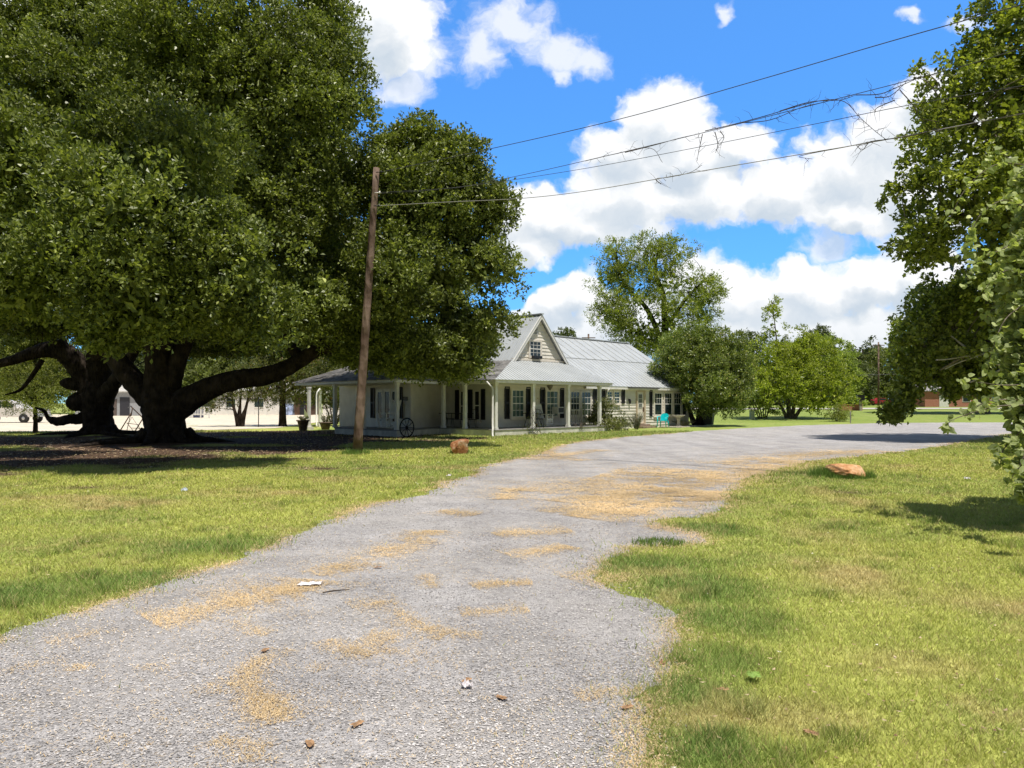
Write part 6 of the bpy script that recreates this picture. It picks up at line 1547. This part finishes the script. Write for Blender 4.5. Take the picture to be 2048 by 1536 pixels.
def building(name, label, cat, x0, x1, y0, y1, h, wallM, roofM, wins=(), doors=(), winM=None, rise=1.2, trim=None, ridge='x', zb=0):
    root = empty(name, ((x0 + x1) / 2, y0, zb), 0, label, cat); X0, X1, D = x0 - (x0 + x1) / 2, x1 - (x0 + x1) / 2, y1 - y0
    m = MB(); m.box((X0, 0, -.3), (X1, D, h))
    if ridge == 'y':
        m.add([(X0, 0, h), (X1, 0, h), ((X0 + X1) / 2, 0, h + rise), (X0, D, h), (X1, D, h), ((X0 + X1) / 2, D, h + rise)], [(0, 1, 2), (5, 4, 3)])
    m.build('wall', wallM, root)
    r_ = MB(); e = .4
    if ridge == 'x':
        A = [(X0 - e, -e, h), (X1 + e, -e, h), (X1 + e, D / 2, h + rise), (X0 - e, D / 2, h + rise)]; B = [(X0 - e, D + e, h), (X1 + e, D + e, h), (X1 + e, D / 2, h + rise), (X0 - e, D / 2, h + rise)]
    else:
        k = rise / ((X1 - X0) / 2); A = [(X0 - e, -e, h - k * e), (X0 - e, D + e, h - k * e), ((X0 + X1) / 2, D + e, h + rise), ((X0 + X1) / 2, -e, h + rise)]; B = [(X1 + e, -e, h - k * e), (X1 + e, D + e, h - k * e), ((X0 + X1) / 2, D + e, h + rise), ((X0 + X1) / 2, -e, h + rise)]
    for q in (A, B):
        r_.add([(p[0], p[1], p[2] + .02) for p in q] + [(p[0], p[1], p[2] + .16) for p in q], [(3, 2, 1, 0), (4, 5, 6, 7), (0, 1, 5, 4), (1, 2, 6, 5), (2, 3, 7, 6), (3, 0, 4, 7)])
    r_.build('roof', roofM, root)
    for (a, b, z0, z1) in wins:
        f = MB(); f.box((X0 + a - .08, -.05, z0 - .08), (X0 + b + .08, -.002, z1 + .08)); w = f.build('window', trim or M_post, root)
        g = MB(); g.box((X0 + a, -.065, z0), (X0 + b, -.052, z1)); g.build('pane', M_glass, w)
    for (a, b, z1, dm) in doors:
        f = MB(); f.box((X0 + a, -.06, 0), (X0 + b, -.002, z1)); d = f.build('door', dm, root)
        g = MB(); g.tube([(X0 + b - .12, -.06, 1.0), (X0 + b - .12, -.12, 1.0), (X0 + b - .12, -.12, 1.1), (X0 + b - .12, -.06, 1.1)], .015, n=5); g.build('handle', M_rim, d)
    return root
X = lambda px, Y: (px - 1024) * Y / F
building('white_building', 'long low white building across the parking lot behind the crape myrtle', 'building', X(385, 100), X(568, 100), 100, 108, 3.1, M_wallw, M_roofw, wins=[(1.6, 2.8, 1, 2.2), (4.6, 5.8, 1, 2.2), (8.4, 9.6, 1, 2.2)], doors=[(6.6, 7.5, 2.1, M_post)])
building('storefront', 'grey storefront with dark doors seen between the oak trunks', 'building', X(150, 92), X(300, 92), 92, 99, 2.9, mat('grey_wall', (.34, .35, .37), .8, var=.1), M_roofw, wins=[(1, 2, 1, 2.1)], doors=[(4.3, 5.2, 2.1, mat('brown_door', (.12, .09, .08), .6)), (5.6, 6.8, 2.3, mat('dark_door', (.03, .03, .04), .5))])
building('brown_shed', 'dark brown timber shed beyond the lot near the porch corner', 'building', X(588, 98), X(622, 98), 98, 103, 2.7, mat('brown_boards', (.11, .06, .04), .85, var=.25, vscale=3), M_roofw, doors=[(.8, 1.6, 2.0, M_black)], rise=.8)
building('white_shed', 'white shed behind the rear porch posts beyond the lot', 'building', X(645, 96), X(716, 96), 96, 101, 2.2, M_wallw, M_roofw, wins=[(1.0, 1.8, 1, 1.7)], doors=[(2.6, 3.5, 1.95, M_post)], rise=.9)
def rail_fence(name, label, a, b, h, n, M, rails=(.5, .95), cat='fence', pick=False):
    a = Vector(a); b = Vector(b); root = empty(name, a, 0, label, cat); d = b - a
    for i in range(n + 1):
        p = d * (i / n); m = MB(); m.box((p.x - .05, p.y - .05, -.1), (p.x + .05, p.y + .05, h)); m.build('post', M, root)
    for z in rails:
        m = MB(); m.bar((0, .07, z * h), (d.x, d.y + .07, z * h), .04, .12); m.build('rail', M, root)
    if pick:
        m = MB(); k = int(d.length / .16)
        for i in range(k): p = d * ((i + .5) / k); m.box((p.x - .03, p.y - .02, .25 * h), (p.x + .03, p.y + .02, h * .93))
        m.build('balusters', M, root)
    return root
rail_fence('rail_fence', 'long white rail fence along the front of the white building', (X(405, 95), 95, 0), (X(560, 95), 95, 0), 1.05, 6, M_post, rails=(.62, .97))
rail_fence('porch_railing', 'short white railing beside the drinks machine', (X(368, 78), 78, 0), (X(418, 78), 78, 0), 1.2, 3, M_post, rails=(.35, .95), cat='railing', pick=True)
m = MB(); xx = X(378, 79); m.box((xx - .22, 78.8, 0), (xx + .22, 79.2, 2.9)); m.box((xx - .32, 78.7, 0), (xx + .32, 79.3, .25)); m.box((xx - .3, 78.72, 2.7), (xx + .3, 79.28, 2.9)); o = m.build('white_post', M_post); o['label'] = 'thick white square post beside the green topped machine'; o['category'] = 'post'
vm = empty('drinks_machine', (X(391, 80), 80, 0), 0, 'upright drinks machine with green front over dark blue base', 'vending machine')
m = MB(); m.box((-.55, 0, .0), (.55, .8, 1.95), bev=.03); m.build('cabinet', mat('navy_cabinet', (.03, .04, .10), .5), vm)
m = MB(); m.box((-.5, -.03, .95), (.5, -.002, 1.9)); m.build('front_panel', mat('green_panel', (.02, .30, .14), .5, var=.6, vscale=3, col2=(.02, .08, .03)), vm)
m = MB(); m.box((-.4, -.025, .3), (.4, -.002, .42)); m.build('tray', M_black, vm)
ab = empty('sandwich_board', (X(579, 97), 97, 0), 0, 'blue and white folding board standing by the brown shed', 'board')
for s_ in (-1, 1):
    m = MB(); m.obox((0, s_ * .28, .75), (.5, 0, 0), (0, .02, 0), (0, -s_ * .22, .75)); m.build('panel', mat('blue_white_panel', (.35, .42, .62), .6, var=.4, vscale=2), ab)
m = MB(); m.tube([(0, 0, -.1), (.01, 0, 2.0)], .03, n=6); o = m.build('steel_post', M_iron); o.location = base_of(517, 49); tag(o, 'thin dark steel post at the lot edge left of the straight trunk', 'post')
m = MB(); m.tube([(0, 0, -.1), (0, 0, 2.4)], .06, n=8); o = m.build('wooden_post', M_bark); o.location = base_of(167, 40); tag(o, 'dark wooden post just left of the rear oak trunk', 'post')

# ---------------------------------------------------------------- far right: houses, car, posts
def g2(px, Y): x = X(px, Y); return Vector((x, Y, float(terrain(x, Y))))
M_yel = mat('yellow_wall', (.68, .58, .30), .8); M_shingle = mat('grey_shingle', (.30, .28, .28), .9, var=.15, vscale=3)
p = g2(1728, 160)
building('yellow_house', 'far yellow house with grey shingle roof above the red car', 'house', X(1690, 160), X(1765, 160), 160, 172, 3.0, M_yel, M_shingle, wins=[(1.0, 2.2, 1, 2.2), (5, 6.2, 1, 2.2)], doors=[(3.2, 4.1, 2.1, M_post)], rise=2.3, zb=p.z)
p = g2(1905, 125)
building('brick_house', 'long low red brick building behind the far trunk', 'house', X(1850, 125), X(1985, 125), 125, 134, 2.6, brick_mat('orange_brick', (.42, .15, .09), (.34, .11, .07), (.4, .33, .28)), M_shingle, wins=[(6.4, 7.6, .9, 1.9), (9, 10.2, .9, 1.9)], doors=[(2.4, 4.0, 2.0, M_post)], rise=1.3, zb=p.z)
car = empty('red_car', g2(1764, 148), radians(8), 'dark red hatchback parked before the far yellow house', 'car')
M_red = mat('red_paint', (.34, .02, .03), .3, var=.03)
prof = [(-2.1, .35), (-2.18, .65), (-2.1, .95), (-1.75, 1.2), (-1.1, 1.46), (.1, 1.47), (.95, 1.02), (1.9, .85), (2.15, .62), (2.12, .34)]
m = MB(); extrude_profile(m, prof, -.86, .86); m.build('body', M_red, car)
for s_ in (-1, 1):
    g = MB(); g.add([(-1.6, s_ * .872, 1.02), (.75, s_ * .872, 1.02), (.05, s_ * .872, 1.38), (-1.1, s_ * .872, 1.38)], [(0, 1, 2, 3)]); g.build('side_window', M_glass, car)
for x in (-1.35, 1.35):
    for y in (-.78, .78): wheel(car, x, y, .32, .2)
for y in (-.6, .6):
    m = MB(); m.box((-2.2, y - .18, .72), (-2.12, y + .18, .88)); m.build('tail_light', mat('tail_light', (.5, .02, .02), .3), car)
p = g2(1701, 92); m = MB(); m.box((-1.35, -.3, -.2), (1.35, .5, .72)); m.box((-1.42, -.36, .72), (1.42, .56, .80)); o = m.build('brick_planter', brick_mat('planter_brick', (.40, .15, .08), (.33, .12, .07), (.38, .30, .25))); o.location = p; tag(o, 'low red brick planter wall on the back lawn by the mailbox', 'planter')
mbx = empty('mailbox', g2(1721, 91), 0, 'dark box on a thick post beside the low brick planter', 'mailbox')
m = MB(); m.box((-.13, -.1, 0), (.13, .1, 1.25)); m.build('post', M_greywood, mbx)
m = MB(); m.box((-.42, -.3, 1.25), (.42, .3, 1.95), bev=.05); m.build('box', M_iron, mbx)
m = MB(); m.box((-.05, -.04, -.1), (.05, .04, 1.75)); o = m.build('fence_post', mat('green_post', (.16, .19, .08), .8)); o.location = g2(1815, 70); tag(o, 'slim weathered green post standing alone in the back lawn', 'post')
m = MB(); m.box((-.035, -.03, -.1), (.035, .03, .95)); o = m.build('fence_post', M_greywood); o.location = g2(1701, 58); tag(o, 'short dark stake beside the young shrub', 'post')
ub = empty('utility_box', g2(1504, 66), 0, 'small grey green utility pedestal on the lawn by the grey stems', 'utility box')
m = MB(); m.box((-.2, -.15, 0), (.2, .15, .75), bev=.03); m.build('cabinet', mat('pedestal', (.32, .36, .30), .6), ub); m = MB(); m.box((-.23, -.18, .75), (.23, .18, .82), bev=.03); m.build('lid', mat('pedestal_lid', (.28, .32, .27), .6), ub)
def far_pole(px, Y, ytop, label, arm=2.2):
    b = g2(px, Y); t = at(px, ytop, Y); root = empty('utility_pole', b, 0, label, 'utility pole', 'distant power poles')
    m = MB(); m.tube([(0, 0, -.3), (0, 0, t.z - b.z)], [.2, .14], n=8); m.build('shaft', M_pole, root)
    m = MB(); m.box((-arm / 2, -.17, t.z - b.z - .7), (arm / 2, -.05, t.z - b.z - .55)); m.build('crossarm', M_pole, root)
    return t
ft = far_pole(1757, 140, 684, 'distant power pole with crossarm above the far wood at right')
ft2 = far_pole(1177, 120, 668, 'distant power pole whose crossarm top shows above the wing roof')
def farwire(label, a, b, sag, r=.03):
    a = Vector(a); b = Vector(b); mb = MB(); mb.tube([a + (b - a) * t - Vector((0, 0, sag * 4 * t * (1 - t))) for t in np.linspace(0, 1, 16)], r, n=5, cap=False); o = mb.build('overhead_wire', M_wire); tag(o, label, 'wire')
farwire('far wire sloping from the distant power pole toward the lime green tree', ft - Vector((0, 0, .6)), at(1400, 740, 110), .6)
farwire('lower far wire stretched level across the far wood', at(1500, 744, 110), at(2100, 720, 110), 1.2)
# fallen pale branches inside the big right tree
def bare(label, pts, Y, r):
    mb = MB(); org = at(*pts[0], Y); q = catmull([(*(at(x, y, Y) - org), r * (1 - .6 * i / len(pts))) for i, (x, y) in enumerate(pts)], 5); mb.tube([k[:3] for k in q], [k[3] for k in q], n=6)
    o = mb.build('branch', mat('pale_dead_wood', (.34, .31, .28), .9, var=.15), root_right); o.location = org - root_right.location; o['label'] = label
root_right = [o for o in bpy.data.objects if o.name.startswith('broadleaf_tree')][0]
bare('bare pale branch', [(2010, 690), (1975, 708), (1940, 700), (1915, 682), (1902, 672)], 30.6, .06)
bare('bare pale branch', [(2000, 730), (1970, 722), (1940, 712), (1900, 718), (1872, 720)], 30.2, .05)
bare('bare pale branch', [(1985, 700), (1955, 712), (1920, 724), (1890, 738)], 30.2, .04)
bare('bare pale branch', [(2030, 722), (1990, 745), (1955, 758), (1940, 765)], 30.4, .05)

# ---------------------------------------------------------------- vine covered thicket at the near right
M_vine = leaf_mat('vine_leaf', (.17, .21, .085), (.40, .44, .21), trans=.4, rough=.6, rare=(.55, .58, .32), spec=.25)
vt = empty('vine_thicket', Vector((7.4, 9.6, 0)), 0, 'sunlit tangle of round leaved vine over a shrub at the near right edge', 'vine')
VL = split([lobe(*l) for l in [(2085, 520, 9.6, 50, 80), (2080, 650, 9.4, 52, 80), (2066, 770, 9.2, 44, 56), (2105, 400, 9.8, 60, 90), (2090, 860, 9.0, 34, 34), (2050, 700, 9.3, 22, 40), (2140, 640, 9.6, 90, 230), (2150, 900, 9.8, 90, 80), (2190, 990, 9.8, 110, 60), (2260, 860, 10.2, 110, 160), (2240, 620, 10.4, 110, 200)]], 5, n=7)
V, lp, C, T = foliage(VL, density=70, k=5, size=.085, aspect=.95, spread=.14, seed=71, gap=.33, gapscale=1.6, rc=.14, fill=5, fillsize=.13, shape='heart', thin_back=False, up=.1, bump=.45)
allV = [V]
r = np.random.default_rng(77)
mb = MB(); mb.M = Matrix.Translation(-vt.location)
sprays = [([(2060, 810), (2000, 812), (1950, 824), (1905, 840), (1892, 856), (1896, 866)], 8.6, .3), ([(2050, 770), (2000, 770), (1960, 765), (1915, 762)], 8.9, .4), ([(2055, 850), (2010, 895), (2002, 920), (2000, 930)], 8.4, .9), ([(2060, 880), (2040, 930), (2026, 950), (2024, 962)], 8.2, .5), ([(2060, 600), (2010, 640), (1985, 700), (1975, 740)], 9.2, 1.0),
          ([(2060, 470), (2000, 500), (1960, 520), (1935, 560)], 9.4, 1.0), ([(2060, 330), (1990, 330), (1930, 380), (1895, 450)], 9.6, .9), ([(2060, 420), (2010, 400), (1960, 430), (1940, 480), (1935, 510)], 9.5, 1.2), ([(2060, 560), (2020, 540), (1985, 560), (1965, 590)], 9.3, 1.0), ([(2070, 380), (2020, 320), (1990, 300), (1975, 325)], 9.8, 1.0),
          ([(2060, 800), (1990, 800), (1955, 812), (1930, 835)], 8.8, 1.1), ([(2050, 900), (2020, 905), (1990, 900)], 8.5, .7), ([(2060, 960), (2045, 985), (2046, 1000)], 7.6, 1.2), ([(2070, 990), (2048, 965), (2040, 960)], 7.6, 1.0)]
for path, Y, dens in sprays:
    q = catmull([(*at(x, y, Y), 1) for x, y in path], 8); n = len(q)
    mb.tube([k[:3] for k in q], [.009 * (1 - .75 * i / n) for i in range(n)], n=5)
    P = np.array([k[:3] for k in q]); m = int(n * dens * 1.6) + 2; i = r.integers(1, n, m)
    PP = P[i] + r.normal(0, .035, (m, 3)); A = unit(r.normal(size=(m, 3)) + np.array([0, -.3, -.5])); B = unit(np.cross(unit(np.array([0, -.6, .7]) + r.normal(0, .45, (m, 3))), A))
    Vx, _ = leaf_verts(PP, A, B, .05 + .055 * r.random(m), (.05 + .055 * r.random(m)) * .95, shape='heart'); allV.append(Vx)
for k in range(16):
    x = r.uniform(2090, 2230); limb(mb, [apx(x, 1000 + r.uniform(-10, 20), 9.6, .02), apx(x + r.uniform(-30, 30), 850, 9.6, .016), apx(x + r.uniform(-50, 40), 650, 9.6, .012), apx(x + r.uniform(-60, 40), 430, 9.6, .005)], n=5, steps=4)
mb.build('stem', M_bark_l, vt)
V = np.concatenate(allV) - np.array(vt.location)[None]; np_mesh('leaves', V, lp, M_vine, parent=vt)
